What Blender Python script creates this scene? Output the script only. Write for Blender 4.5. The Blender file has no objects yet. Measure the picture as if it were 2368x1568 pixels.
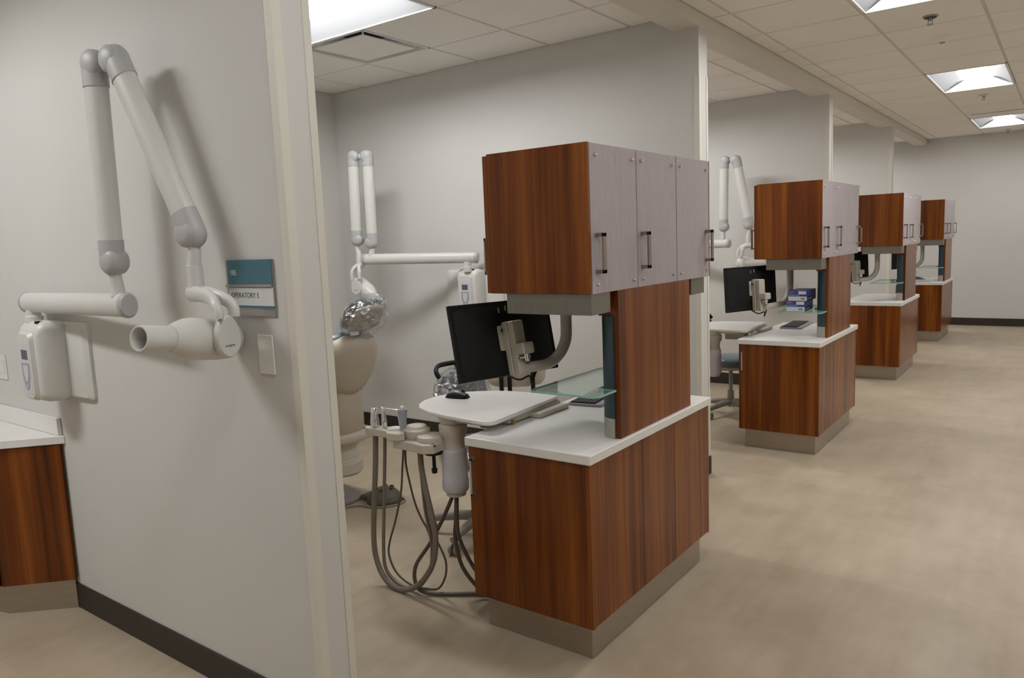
import bpy, bmesh, math, random
from mathutils import Vector, Matrix
random.seed(4)
SC = bpy.context.scene
COL = SC.collection
PI = math.pi
V = Vector

# ------------------------------------------------------------------ room measures (metres)
P = 3.068            # pitch of the operatories
WA = -0.824          # near face of the first partition
WT = 0.1306          # partition thickness
WE = -0.5037         # corridor end of the partitions
BW = -0.667          # inner face of the ceiling beam
XL = -3.79           # back wall of the operatories
XR = 3.45            # far side of the corridor
YB = -4.9            # wall behind the camera
YF = 11.2456         # far wall
ZC = 2.88            # ceiling
ZB = 2.797           # underside of beam

# ------------------------------------------------------------------ materials
def new_mat(name):
    m = bpy.data.materials.new(name); m.use_nodes = True
    nt = m.node_tree; nt.nodes.clear()
    out = nt.nodes.new('ShaderNodeOutputMaterial')
    b = nt.nodes.new('ShaderNodeBsdfPrincipled')
    nt.links.new(b.outputs[0], out.inputs[0])
    return m, nt, b, out

def N(nt, t, **kw):
    n = nt.nodes.new(t)
    for k, v in kw.items(): setattr(n, k, v)
    return n

def coords(nt, scale=(1, 1, 1), rand=True):
    tc = N(nt, 'ShaderNodeTexCoord'); mp = N(nt, 'ShaderNodeMapping')
    mp.inputs['Scale'].default_value = scale
    src = tc.outputs['Object']
    if rand:
        oi = N(nt, 'ShaderNodeObjectInfo'); mu = N(nt, 'ShaderNodeMath', operation='MULTIPLY'); mu.inputs[1].default_value = 37.0
        nt.links.new(oi.outputs['Random'], mu.inputs[0])
        ad = N(nt, 'ShaderNodeVectorMath', operation='ADD')
        nt.links.new(src, ad.inputs[0]); nt.links.new(mu.outputs[0], ad.inputs[1]); src = ad.outputs[0]
    nt.links.new(src, mp.inputs[0])
    return mp.outputs[0]

def ramp(nt, fac, stops):
    r = N(nt, 'ShaderNodeValToRGB'); e = r.color_ramp.elements
    while len(e) < len(stops): e.new(0.5)
    for i, (p, c) in enumerate(stops):
        e[i].position = p; e[i].color = (*c, 1) if len(c) == 3 else c
    nt.links.new(fac, r.inputs[0]); return r.outputs[0]

def plain(name, col, rough=.5, metal=0., bump=0., bscale=200., var=.04, vscale=6., spec=.5, coat=0.):
    m, nt, b, out = new_mat(name)
    v = coords(nt)
    n = N(nt, 'ShaderNodeTexNoise'); n.inputs['Scale'].default_value = vscale; n.inputs['Detail'].default_value = 3
    nt.links.new(v, n.inputs['Vector'])
    lo = tuple(c * (1 - var) for c in col); hi = tuple(min(1, c * (1 + var)) for c in col)
    nt.links.new(ramp(nt, n.outputs['Fac'], [(.3, lo), (.7, hi)]), b.inputs['Base Color'])
    b.inputs['Roughness'].default_value = rough; b.inputs['Metallic'].default_value = metal
    b.inputs['Specular IOR Level'].default_value = spec; b.inputs['Coat Weight'].default_value = coat
    if bump:
        n2 = N(nt, 'ShaderNodeTexNoise'); n2.inputs['Scale'].default_value = bscale; n2.inputs['Detail'].default_value = 4
        nt.links.new(v, n2.inputs['Vector'])
        bp = N(nt, 'ShaderNodeBump'); bp.inputs['Strength'].default_value = bump; bp.inputs['Distance'].default_value = .002
        nt.links.new(n2.outputs['Fac'], bp.inputs['Height']); nt.links.new(bp.outputs[0], b.inputs['Normal'])
    return m

def wood_mat():
    m, nt, b, out = new_mat('cherry_laminate')
    v = coords(nt, (1, 1, .035))
    n = N(nt, 'ShaderNodeTexNoise'); n.inputs['Scale'].default_value = 8.5; n.inputs['Detail'].default_value = 4; n.inputs['Roughness'].default_value = .6
    n.inputs['Distortion'].default_value = .25
    nt.links.new(v, n.inputs['Vector'])
    base = ramp(nt, n.outputs['Fac'], [(.30, (.065, .0165, .002)), (.44, (.15, .036, .0035)), (.52, (.215, .060, .0065)), (.60, (.265, .080, .009)), (.68, (.15, .038, .004)), (.8, (.08, .020, .002))])
    v2 = coords(nt, (1, 1, .012))
    n2 = N(nt, 'ShaderNodeTexNoise'); n2.inputs['Scale'].default_value = 150; n2.inputs['Detail'].default_value = 4
    nt.links.new(v2, n2.inputs['Vector'])
    st = ramp(nt, n2.outputs['Fac'], [(.3, (.80, .78, .76)), (.65, (1.08, 1.08, 1.08))])
    mx = N(nt, 'ShaderNodeMix', data_type='RGBA', blend_type='MULTIPLY'); mx.inputs['Factor'].default_value = 1
    nt.links.new(base, mx.inputs[6]); nt.links.new(st, mx.inputs[7]); nt.links.new(mx.outputs[2], b.inputs['Base Color'])
    b.inputs['Roughness'].default_value = .26; b.inputs['Specular IOR Level'].default_value = .33
    return m

def resin_mat():
    m, nt, b, out = new_mat('fibre_resin_panel')
    v = coords(nt, (1, 1, .06))
    n = N(nt, 'ShaderNodeTexNoise'); n.inputs['Scale'].default_value = 130; n.inputs['Detail'].default_value = 3; n.inputs['Distortion'].default_value = .3
    nt.links.new(v, n.inputs['Vector'])
    base = ramp(nt, n.outputs['Fac'], [(.25, (.40, .352, .365)), (.7, (.475, .425, .44))])
    v2 = coords(nt, (1, 1, .6))
    w = N(nt, 'ShaderNodeTexVoronoi', feature='DISTANCE_TO_EDGE'); w.inputs['Scale'].default_value = 11
    d = N(nt, 'ShaderNodeTexNoise'); d.inputs['Scale'].default_value = 7; d.inputs['Detail'].default_value = 2
    nt.links.new(v2, d.inputs['Vector'])
    ad = N(nt, 'ShaderNodeVectorMath', operation='ADD'); nt.links.new(v2, ad.inputs[0]); nt.links.new(d.outputs['Color'], ad.inputs[1])
    nt.links.new(ad.outputs[0], w.inputs['Vector'])
    ln = ramp(nt, w.outputs['Distance'], [(.0, (.80, .79, .79)), (.016, (1, 1, 1))])
    mx = N(nt, 'ShaderNodeMix', data_type='RGBA', blend_type='MULTIPLY'); mx.inputs['Factor'].default_value = 1
    nt.links.new(base, mx.inputs[6]); nt.links.new(ln, mx.inputs[7]); nt.links.new(mx.outputs[2], b.inputs['Base Color'])
    b.inputs['Roughness'].default_value = .45
    return m

def brushed(name, col, rough, sc=(1, 1, 60)):
    m, nt, b, out = new_mat(name)
    v = coords(nt, sc)
    n = N(nt, 'ShaderNodeTexNoise'); n.inputs['Scale'].default_value = 12; n.inputs['Detail'].default_value = 5
    nt.links.new(v, n.inputs['Vector'])
    nt.links.new(ramp(nt, n.outputs['Fac'], [(.3, tuple(c * .85 for c in col)), (.7, tuple(c * 1.1 for c in col))]), b.inputs['Base Color'])
    b.inputs['Metallic'].default_value = .85; b.inputs['Roughness'].default_value = rough
    return m

def floor_mat():
    m, nt, b, out = new_mat('beige_vinyl')
    v = coords(nt, (1, 1, 1), rand=False)
    n = N(nt, 'ShaderNodeTexNoise'); n.inputs['Scale'].default_value = 2.3; n.inputs['Detail'].default_value = 5; n.inputs['Roughness'].default_value = .6
    nt.links.new(v, n.inputs['Vector'])
    base = ramp(nt, n.outputs['Fac'], [(.28, (.375, .305, .215)), (.5, (.435, .36, .262)), (.72, (.495, .415, .31))])
    v2 = coords(nt, (3.2, .5, 1), rand=False)
    n2 = N(nt, 'ShaderNodeTexNoise'); n2.inputs['Scale'].default_value = 4; n2.inputs['Detail'].default_value = 5
    nt.links.new(v2, n2.inputs['Vector'])
    st = ramp(nt, n2.outputs['Fac'], [(.3, (.93, .92, .9)), (.7, (1.05, 1.05, 1.06))])
    br = N(nt, 'ShaderNodeTexBrick'); br.offset = 0.; br.inputs['Scale'].default_value = 1
    br.inputs['Brick Width'].default_value = .61; br.inputs['Row Height'].default_value = .61; br.inputs['Mortar Size'].default_value = .0
    br.inputs['Color1'].default_value = (.95, .945, .94, 1); br.inputs['Color2'].default_value = (1.03, 1.03, 1.03, 1); br.inputs['Mortar'].default_value = (1, 1, 1, 1)
    nt.links.new(v, br.inputs['Vector'])
    mx = N(nt, 'ShaderNodeMix', data_type='RGBA', blend_type='MULTIPLY'); mx.inputs['Factor'].default_value = 1
    nt.links.new(base, mx.inputs[6]); nt.links.new(st, mx.inputs[7])
    mx2 = N(nt, 'ShaderNodeMix', data_type='RGBA', blend_type='MULTIPLY'); mx2.inputs['Factor'].default_value = 1
    nt.links.new(mx.outputs[2], mx2.inputs[6]); nt.links.new(br.outputs['Color'], mx2.inputs[7])
    nt.links.new(mx2.outputs[2], b.inputs['Base Color'])
    b.inputs['Roughness'].default_value = .42; b.inputs['Specular IOR Level'].default_value = .35
    return m

def emis_mat(name, col, strength):
    m = bpy.data.materials.new(name); m.use_nodes = True; nt = m.node_tree; nt.nodes.clear()
    out = nt.nodes.new('ShaderNodeOutputMaterial'); e = nt.nodes.new('ShaderNodeEmission')
    e.inputs[0].default_value = (*col, 1); e.inputs[1].default_value = strength
    nt.links.new(e.outputs[0], out.inputs[0]); return m

def pane_mat(name, tint, gloss, rough=.02, base=.06):
    m = bpy.data.materials.new(name); m.use_nodes = True; nt = m.node_tree; nt.nodes.clear()
    out = nt.nodes.new('ShaderNodeOutputMaterial'); t = nt.nodes.new('ShaderNodeBsdfTransparent'); g = nt.nodes.new('ShaderNodeBsdfGlossy')
    t.inputs[0].default_value = (*tint, 1); g.inputs['Roughness'].default_value = rough; g.inputs[0].default_value = (*gloss, 1)
    lw = nt.nodes.new('ShaderNodeLayerWeight'); lw.inputs[0].default_value = .35
    mr = nt.nodes.new('ShaderNodeMapRange'); mr.inputs[3].default_value = base; mr.inputs[4].default_value = .5
    mix = nt.nodes.new('ShaderNodeMixShader')
    nt.links.new(lw.outputs['Fresnel'], mr.inputs[0]); nt.links.new(mr.outputs[0], mix.inputs[0])
    nt.links.new(t.outputs[0], mix.inputs[1]); nt.links.new(g.outputs[0], mix.inputs[2]); nt.links.new(mix.outputs[0], out.inputs[0])
    return m

def plastic_film():
    m = bpy.data.materials.new('clear_plastic_bag'); m.use_nodes = True; nt = m.node_tree; nt.nodes.clear()
    out = nt.nodes.new('ShaderNodeOutputMaterial'); t = nt.nodes.new('ShaderNodeBsdfTransparent'); g = nt.nodes.new('ShaderNodeBsdfGlossy')
    t.inputs[0].default_value = (.93, .94, .95, 1); g.inputs['Roughness'].default_value = .12
    tc = nt.nodes.new('ShaderNodeTexCoord'); n = nt.nodes.new('ShaderNodeTexNoise'); n.inputs['Scale'].default_value = 16; n.inputs['Detail'].default_value = 5
    n.inputs['Distortion'].default_value = 2.2
    nt.links.new(tc.outputs['Object'], n.inputs['Vector'])
    bp = nt.nodes.new('ShaderNodeBump'); bp.inputs['Strength'].default_value = 1; bp.inputs['Distance'].default_value = .08
    nt.links.new(n.outputs['Fac'], bp.inputs['Height']); nt.links.new(bp.outputs[0], g.inputs['Normal'])
    mix = nt.nodes.new('ShaderNodeMixShader'); mix.inputs[0].default_value = .36
    nt.links.new(t.outputs[0], mix.inputs[1]); nt.links.new(g.outputs[0], mix.inputs[2]); nt.links.new(mix.outputs[0], out.inputs[0])
    return m

M = {}
M['wall'] = plain('warm_wall_paint', (.65, .638, .612), .75, bump=.15, bscale=350, var=.015, vscale=2, spec=.2)
M['guard'] = plain('cream_vinyl_guard', (.70, .68, .60), .5, var=.01)
M['ceil'] = plain('ceiling_tile_white', (.91, .89, .845), .9, bump=.25, bscale=500, var=.02, vscale=3, spec=.1)
M['tbar'] = plain('ceiling_grid_white', (.70, .68, .63), .6, var=.01)
M['beam'] = plain('beam_paint', (.70, .675, .62), .7, var=.015, spec=.2)
M['floor'] = floor_mat()
M['base'] = plain('dark_rubber_base', (.028, .02, .016), .5, var=.08)
M['wood'] = wood_mat()
M['resin'] = resin_mat()
M['solid'] = plain('white_solid_surface', (.80, .785, .76), .3, var=.015, vscale=40)
M['toe'] = brushed('brushed_toe_kick', (.46, .40, .33), .38)
M['steel'] = brushed('brushed_stainless', (.52, .49, .44), .36)
M['valance'] = brushed('satin_metal_valance', (.27, .25, .22), .42, (60, 60, 1))
M['handle'] = plain('satin_bronze_handle', (.32, .265, .235), .38, metal=.75, var=.03)
M['nickel'] = plain('satin_nickel', (.60, .58, .55), .3, metal=.9, var=.02)
M['chrome'] = plain('polished_chrome', (.82, .82, .82), .1, metal=1, var=.01)
M['teal'] = plain('teal_lacquer_column', (.035, .062, .075), .32, var=.03)
M['glass'] = pane_mat('shelf_glass', (.95, .985, .97), (.9, 1, .97), base=.05)
M['glassedge'] = plain('green_glass_edge', (.30, .56, .50), .15, var=.03)
M['xray'] = plain('xray_white_enamel', (.66, .655, .625), .36, var=.01)
M['xcap'] = plain('xray_grey_plastic', (.46, .46, .465), .45, var=.01)
M['xgrey'] = plain('keypad_grey', (.33, .345, .38), .5)
M['xpad'] = plain('keypad_pale', (.62, .62, .66), .5)
M['lcd'] = plain('lcd_dark', (.085, .09, .115), .25)
M['black'] = plain('black_plastic', (.010, .010, .0105), .55, var=.1, spec=.25)
M['blackm'] = plain('black_satin_plastic', (.009, .009, .010), .5, var=.1, spec=.3)
M['dgrey'] = plain('dark_grey_plastic', (.05, .05, .052), .5)
M['mouse'] = plain('mouse_grey', (.16, .16, .175), .35)
M['silver'] = plain('silver_plastic', (.34, .345, .36), .4)
M['armgrey'] = plain('grey_arm_enamel', (.49, .455, .385), .45, var=.02)
M['beige'] = plain('beige_equipment_plastic', (.585, .54, .455), .42, var=.015)
M['beige2'] = plain('beige_chair_shell', (.50, .44, .35), .48, var=.02)
M['white'] = plain('white_plastic', (.74, .73, .71), .4, var=.01)
M['canister'] = plain('translucent_white_plastic', (.60, .60, .62), .35, var=.02)
M['hose'] = plain('grey_brown_hose', (.20, .165, .13), .5)
M['hoselight'] = plain('dark_taupe_hose', (.115, .092, .07), .5)
M['blue'] = plain('blue_grey_vinyl', (.11, .16, .185), .34, var=.05, coat=.2)
M['film'] = plastic_film()
M['plate'] = plain('grey_base_plate', (.27, .255, .23), .5)
M['olive'] = plain('olive_grey_pedal', (.105, .095, .07), .5)
M['castgrey'] = plain('grey_nylon', (.33, .315, .285), .5)
M['signteal'] = plain('teal_sign_face', (.055, .165, .215), .4, var=.05)
M['signmetal'] = plain('sign_metal', (.42, .40, .37), .3, metal=.8)
M['signwhite'] = plain('sign_white', (.74, .73, .72), .45)
M['ink'] = plain('sign_ink_dark', (.06, .075, .085), .5)
M['inkw'] = plain('sign_ink_white', (.8, .82, .82), .5)
M['boxblue'] = plain('carton_blue', (.03, .07, .33), .35, var=.1)
M['boxpurple'] = plain('carton_violet', (.085, .06, .25), .35, var=.2, vscale=30)
M['boxcyan'] = plain('carton_cyan', (.10, .33, .60), .35, var=.2, vscale=30)
M['boxwhite'] = plain('carton_white', (.72, .72, .74), .4)
M['boxdark'] = plain('carton_navy', (.012, .015, .045), .35)
M['troffer'] = plain('troffer_white_enamel', (.86, .86, .86), .4, var=.005)
M['reflector'] = plain('troffer_reflector_darkened', (.24, .245, .25), .5, var=.005)  # white reflector, its shade beside the strong lens put into the colour
M['slot'] = plain('dark_duct', (.06, .06, .06), .7)
M['brass'] = plain('brass_fitting', (.55, .36, .08), .3, metal=.8)
M['lens'] = emis_mat('lamp_lens_light', (1, 1., 1.), 27.0)
M['lens_rear'] = emis_mat('rear_lamp_lens_light', (1, 1., 1.), 18.5)
M['lens_far'] = emis_mat('far_lamp_lens_light', (1, 1., 1.), 17.0)
M['lens_bay'] = emis_mat('bay_lamp_lens_light', (1, 1., 1.), 41.0)

# ------------------------------------------------------------------ mesh helpers
class MB:
    def __init__(s): s.bm = bmesh.new(); s.slot = 0
    def face(s, vs):
        try:
            f = s.bm.faces.new(vs); f.material_index = s.slot; return f
        except ValueError: return None
    def box(s, x0, x1, y0, y1, z0, z1, mtx=None):
        c = [V((x, y, z)) for z in (z0, z1) for y in (y0, y1) for x in (x0, x1)]
        if mtx: c = [mtx @ p for p in c]
        v = [s.bm.verts.new(p) for p in c]
        for q in ((0, 2, 3, 1), (4, 5, 7, 6), (0, 1, 5, 4), (2, 6, 7, 3), (0, 4, 6, 2), (1, 3, 7, 5)): s.face([v[i] for i in q])
        return s
    def ring_loft(s, rings, cap=True, closed=True):
        R = [[s.bm.verts.new(V(p)) for p in r] for r in rings]
        n = len(R[0])
        for a, b in zip(R, R[1:]):
            for i in range(n if closed else n - 1):
                j = (i + 1) % n; s.face([a[i], a[j], b[j], b[i]])
        if cap: s.face(R[0][::-1]); s.face(R[-1])
        return s
    def prism(s, poly, z0, z1, mtx=None):
        m = mtx or Matrix()
        return s.ring_loft([[m @ V((x, y, z)) for x, y in poly] for z in (z0, z1)])
    def tube(s, pts, r, n=12, w=None, up=None, taper=None):
        """tube along pts; r radius, w optional second radius (oval, r along 'up')"""
        pts = [V(p) for p in pts]; rings = []; prev = None
        for i, p in enumerate(pts):
            t = (pts[min(i + 1, len(pts) - 1)] - pts[max(i - 1, 0)]).normalized()
            if prev is None:
                u = V(up) if up else (V((0, 0, 1)) if abs(t.z) < .9 else V((1, 0, 0)))
            else: u = prev
            u = (u - t * u.dot(t)); u = u.normalized() if u.length > 1e-6 else t.orthogonal().normalized()
            prev = u; sd = t.cross(u)
            k = taper[i] if taper else 1.
            rings.append([p + u * (math.cos(2 * PI * a / n) * r * k) + sd * (math.sin(2 * PI * a / n) * (w or r) * k) for a in range(n)])
        return s.ring_loft(rings)
    def cyl(s, a, b, r, r2=None, n=20):
        a, b = V(a), V(b); t = (b - a).normalized(); u = t.orthogonal().normalized(); sd = t.cross(u)
        return s.ring_loft([[p + u * math.cos(2 * PI * k / n) * q + sd * math.sin(2 * PI * k / n) * q for k in range(n)] for p, q in ((a, r), (b, r if r2 is None else r2))])
    def lathe(s, prof, org, axis=(0, 0, 1), n=24):
        """prof: list of (radius, distance along axis)"""
        o = V(org); t = V(axis).normalized(); u = t.orthogonal().normalized(); sd = t.cross(u)
        return s.ring_loft([[o + t * d + (u * math.cos(2 * PI * k / n) + sd * math.sin(2 * PI * k / n)) * max(q, 1e-4) for k in range(n)] for q, d in prof])
    def ball(s, c, r, scale=(1, 1, 1), n=20):
        c = V(c); rings = []
        for i in range(n // 2 + 1):
            th = PI * i / (n // 2); rr = max(math.sin(th), 1e-3)
            rings.append([c + V((r * scale[0] * rr * math.cos(2 * PI * k / n), r * scale[1] * rr * math.sin(2 * PI * k / n), -r * scale[2] * math.cos(th))) for k in range(n)])
        return s.ring_loft(rings)

def rrect(w, h, r, n=5, cx=0., cy=0.):
    out = []
    for (sx, sy, a0) in ((1, 1, 0), (-1, 1, 90), (-1, -1, 180), (1, -1, 270)):
        for k in range(n + 1):
            a = math.radians(a0 + 90 * k / n)
            out.append((cx + sx * (w / 2 - r) + r * math.cos(a), cy + sy * (h / 2 - r) + r * math.sin(a)))
    return out

def bez(p0, p1, p2, p3, n=12):
    p0, p1, p2, p3 = map(V, (p0, p1, p2, p3)); o = []
    for i in range(n + 1):
        t = i / n; u = 1 - t
        o.append(p0 * u ** 3 + p1 * 3 * u * u * t + p2 * 3 * u * t * t + p3 * t ** 3)
    return o

def spline(pts, n=8):
    pts = [V(p) for p in pts]; o = []
    for i in range(len(pts) - 1):
        a = pts[max(i - 1, 0)]; b = pts[i]; c = pts[i + 1]; d = pts[min(i + 2, len(pts) - 1)]
        for k in range(n):
            t = k / n
            o.append(.5 * ((2 * b) + (c - a) * t + (2 * a - 5 * b + 4 * c - d) * t * t + (3 * b - a - 3 * c + d) * t ** 3))
    o.append(pts[-1]); return o

def obj(name, mb, mats, parent=None, bevel=0., smooth=40, seg=2):
    me = bpy.data.meshes.new(name)
    bmesh.ops.recalc_face_normals(mb.bm, faces=mb.bm.faces)
    mb.bm.to_mesh(me); mb.bm.free()
    for m in (mats if isinstance(mats, (list, tuple)) else [mats]): me.materials.append(M[m])
    o = bpy.data.objects.new(name, me); COL.objects.link(o)
    if parent is not None: o.parent = parent
    if smooth:
        me.shade_smooth(); me.set_sharp_from_angle(angle=math.radians(smooth))
    if bevel:
        b = o.modifiers.new('bevel', 'BEVEL'); b.width = bevel; b.segments = seg; b.limit_method = 'ANGLE'; b.angle_limit = math.radians(40)
        b.harden_normals = True
    return o

def tag(o, label, cat, group=None):
    o['label'] = label; o['category'] = cat
    if group: o['group'] = group
    return o

def thing(name, loc, label, cat, group=None, rz=0.):
    o = bpy.data.objects.new(name, None); COL.objects.link(o); o.empty_display_size = .1
    o.location = loc; o.rotation_euler = (0, 0, rz)
    return tag(o, label, cat, group)

def struct(name, mb, mats, bevel=0., smooth=0):
    o = obj(name, mb, mats, None, bevel, smooth); o['kind'] = 'structure'; return o

KIDS = {}
def dup(root, loc=None, label=None, group=None, rz=None):
    def rec(o, par):
        c = o.copy(); COL.objects.link(c)
        if par is not None: c.parent = par
        for k in [x for x in bpy.data.objects if x.parent == o]: rec(k, c)
        return c
    r = rec(root, None)
    if loc is not None: r.location = loc
    if rz is not None: r.rotation_euler = (0, 0, rz)
    if label: r['label'] = label
    if group: r['group'] = group
    return r

def text_mesh(name, body, size, mtx, mat, parent, depth=.0006, sx=1.):
    cu = bpy.data.curves.new(name, 'FONT'); cu.body = body; cu.size = size; cu.extrude = depth
    t = bpy.data.objects.new(name + '_src', cu); COL.objects.link(t)
    dg = bpy.context.evaluated_depsgraph_get(); dg.update()
    me = bpy.data.meshes.new_from_object(t.evaluated_get(dg))
    bpy.data.objects.remove(t); bpy.data.curves.remove(cu)
    me.transform(mtx @ Matrix.Diagonal((sx, 1, 1, 1)))
    me.materials.clear(); me.materials.append(M[mat])
    o = bpy.data.objects.new(name, me); COL.objects.link(o)
    if parent is not None: o.parent = parent
    return o

# ------------------------------------------------------------------ room shell
mb = MB(); mb.box(XL - .2, XR + .2, YB - .2, YF + .2, -.1, 0); struct('floor', mb, 'floor')
mb = MB(); mb.box(XL - .15, XL, YB - .15, YF + .15, 0, 3.1); struct('wall_left', mb, 'wall')
mb = MB(); mb.box(XR, XR + .15, YB - .15, YF + .15, 0, 3.1); struct('wall_right', mb, 'wall')
mb = MB(); mb.box(XL, XR, YF, YF + .15, 0, 3.1); struct('wall_far', mb, 'wall')
mb = MB(); mb.box(XL, XR, YB - .15, YB, 0, 3.1); struct('wall_back', mb, 'wall')
WALLS = [WA + k * P for k in (-1, 0, 1, 2, 3)]
ROT_XZ = Matrix(((1, 0, 0, 0), (0, 0, 1, 0), (0, 1, 0, 0), (0, 0, 0, 1)))
for y in WALLS:
    mb = MB()
    mb.prism([(XL, 0), (WE, 0), (WE, ZB), (BW, ZB), (BW, 3.1), (XL, 3.1)], y, y + WT, ROT_XZ)
    struct('wall_partition', mb, 'wall')
mb = MB(); mb.box(BW, WE, YB, YF, ZB, 3.1); struct('trim_1', mb, 'beam')
# corner guards on the partition ends
for y in WALLS:
    mb = MB(); t = .0035; w1 = .03; zt = 2.52
    for (ya, yb, sg) in ((y - t, y + w1, -1), (y + WT - w1 * .8, y + WT + t, 1)):
        mb.box(WE, WE + t, ya, yb, .118, zt)
        if sg < 0: mb.box(WE - w1, WE + t * .5, y - t, y, .118, zt)
        else: mb.box(WE - w1, WE + t * .5, y + WT, y + WT + t, .118, zt)
    struct('trim_2', mb, 'guard', bevel=.0012)
# baseboards
HB, TB = .117, .008
for y in WALLS:
    mb = MB()
    mb.box(XL + TB, WE + TB, y - TB, y, 0, HB); mb.box(XL + TB, WE + TB, y + WT, y + WT + TB, 0, HB); mb.box(WE, WE + TB, y, y + WT, 0, HB)
    struct('baseboard_partition', mb, 'base', bevel=.002)
mb = MB(); mb.box(XL, XR, YF - TB, YF, 0, HB); struct('baseboard_far', mb, 'base', bevel=.002)
mb = MB(); mb.box(XL, XL + TB, YB, YF, 0, HB); struct('baseboard_left', mb, 'base', bevel=.002)
mb = MB(); mb.box(XR - TB, XR, YB, YF, 0, HB); struct('baseboard_right', mb, 'base', bevel=.002)

# ------------------------------------------------------------------ ceilings: lay-in tiles with reveal grid
TILE = .615
def ceiling(x0, x1, y0, y1, gx, gy, holes):
    mb = MB(); g = .011
    xs = [x0] + sorted(gx + TILE * k for k in range(-30, 31) if x0 + .02 < gx + TILE * k < x1 - .02) + [x1]
    ys = [y0] + sorted(gy + TILE * k for k in range(-30, 31) if y0 + .02 < gy + TILE * k < y1 - .02) + [y1]
    for xa, xb in zip(xs, xs[1:]):
        for ya, yb in zip(ys, ys[1:]):
            cx, cy = (xa + xb) / 2, (ya + yb) / 2
            if any(h[0] < cx < h[1] and h[2] < cy < h[3] for h in holes): continue
            mb.slot = 1
            mb.face([mb.bm.verts.new(p) for p in ((xa, ya, ZC + .007), (xa, yb, ZC + .007), (xb, yb, ZC + .007), (xb, ya, ZC + .007))])
            mb.slot = 0
            mb.box(xa + g, xb - g, ya + g * .75, yb - g * .75, ZC, ZC + .012)
    # wall angle
    mb.slot = 1
    return struct('ceiling', mb, ['ceil', 'tbar'])

OPX, OPY = -.955, .495            # grid lines of the operatories
COX, COY = .24, 3.05              # grid lines of the corridor
corr_lights = [(COX, COX + TILE, COY - 2 * TILE + 6 * TILE * k, COY + 6 * TILE * k) for k in (-1, 0, 1, 2)]  # rearmost of the row is unseen, kept lit for the exposure
corr_lights += [(COX + 3 * TILE, COX + 4 * TILE, a[2], a[3]) for a in corr_lights[:4]]  # second column is unseen, added to bring up the exposure
ceiling(WE, XR, YB, YF, COX, COY, corr_lights)
op_lights = []; op_diff = []
for k in (-1, 0, 1, 2, 3):
    y0 = WALLS[k + 1] - P + WT if k >= 0 else YB
    y0 = (WA + (k - 1) * P + WT) if k > -1 else WA - P + WT
    y1 = WA + k * P
    gy = OPY + (k - 1) * P
    L = (OPX - 3 * TILE, OPX - TILE, gy, gy + TILE); D = (OPX - 3 * TILE, OPX - 2 * TILE, gy + TILE, gy + 2 * TILE)
    if k == -1: continue
    op_lights.append(L); op_diff.append(D)
    ceiling(XL, BW, y0, y1, OPX, gy, [L, D])
k = 4; gy = OPY + 3 * P
L = (OPX - 3 * TILE, OPX - TILE, gy, gy + TILE); op_lights.append(L)
ceiling(XL, BW, WA + 3 * P + WT, YF, OPX, gy, [L])
ceiling(XL, BW, YB, WA - P, OPX, OPY, [])

# ------------------------------------------------------------------ troffer lights
def troffer(x0, x1, y0, y1, label, lens='lens'):
    cx, cy = (x0 + x1) / 2, (y0 + y1) / 2
    along_y = (y1 - y0) > (x1 - x0)
    t = thing('ceiling_light', (cx, cy, ZC), label, 'ceiling light', 'recessed ceiling troffers', 0 if along_y else PI / 2)
    w = TILE - .006; l = 2 * TILE - .006         # local: x across, y along
    hw, hl = w / 2, l / 2
    f = MB(); fw = .018
    for (a, b, c, d) in ((-hw, -hw + fw, -hl, hl), (hw - fw, hw, -hl, hl), (-hw, hw, -hl, -hl + fw), (-hw, hw, hl - fw, hl)): f.box(a, b, c, d, -.004, .016)
    obj('frame', f, 'troffer', t, bevel=.002)
    r = MB(); prof = []
    xi = hw - fw; xo = .11; n = 9
    for i in range(n + 1):
        a = i / n; prof.append((xi - (xi - xo) * a, .002 + .088 * math.sin(a * PI / 2)))
    for s in (-1, 1):
        rows = [[r.bm.verts.new((s * x, yy, z)) for x, z in prof] for yy in (-hl + fw, hl - fw)]
        for i in range(n): r.face([rows[0][i], rows[0][i + 1], rows[1][i + 1], rows[1][i]])
    for s in (-1, 1):
        ya, yb = s * (hl - fw), s * (hl - fw - .06); ep = MB()
        vs = [ep.bm.verts.new(p) for p in ((-xi, ya, .002), (xi, ya, .002), (xo, yb, .09), (-xo, yb, .09))]
        ep.face(vs); obj('end_plate', ep, 'troffer', t, smooth=0)
    r.box(-hw + .01, hw - .01, -hl + .01, hl - .01, .13, .132)
    for (a, b, c, d) in ((-hw + .004, -hw + .008, -hl, hl), (hw - .008, hw - .004, -hl, hl), (-hw, hw, -hl + .004, -hl + .008), (-hw, hw, hl - .008, hl - .004)): r.box(a, b, c, d, .0, .132)
    obj('reflector', r, 'reflector', t, smooth=35)
    e = MB(); n = 10; rings = []
    for yy in (-hl + fw + .05, hl - fw - .05):
        rings.append([V((.108 * math.cos(PI * i / n), yy, .088 - .05 * math.sin(PI * i / n))) for i in range(n + 1)])
    e.ring_loft(rings)
    obj('lens', e, lens, t, smooth=50)
    return t
for i, a in enumerate(corr_lights):
    lab = ['unseen corridor ceiling light behind the camera', 'corridor ceiling light cut by the top edge of the photo', 'middle corridor ceiling light, with a sprinkler just beyond it', 'farthest corridor ceiling light, near the far wall',
           'added unseen far side ceiling light behind the camera', 'added unseen far side ceiling light level with the first island', 'added unseen far side ceiling light level with the second island', 'added unseen far side ceiling light near the far wall'][i]
    troffer(*a, lab, 'lens_rear' if 'behind the camera' in lab else 'lens_far' if 'near the far wall' in lab else 'lens')
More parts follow.
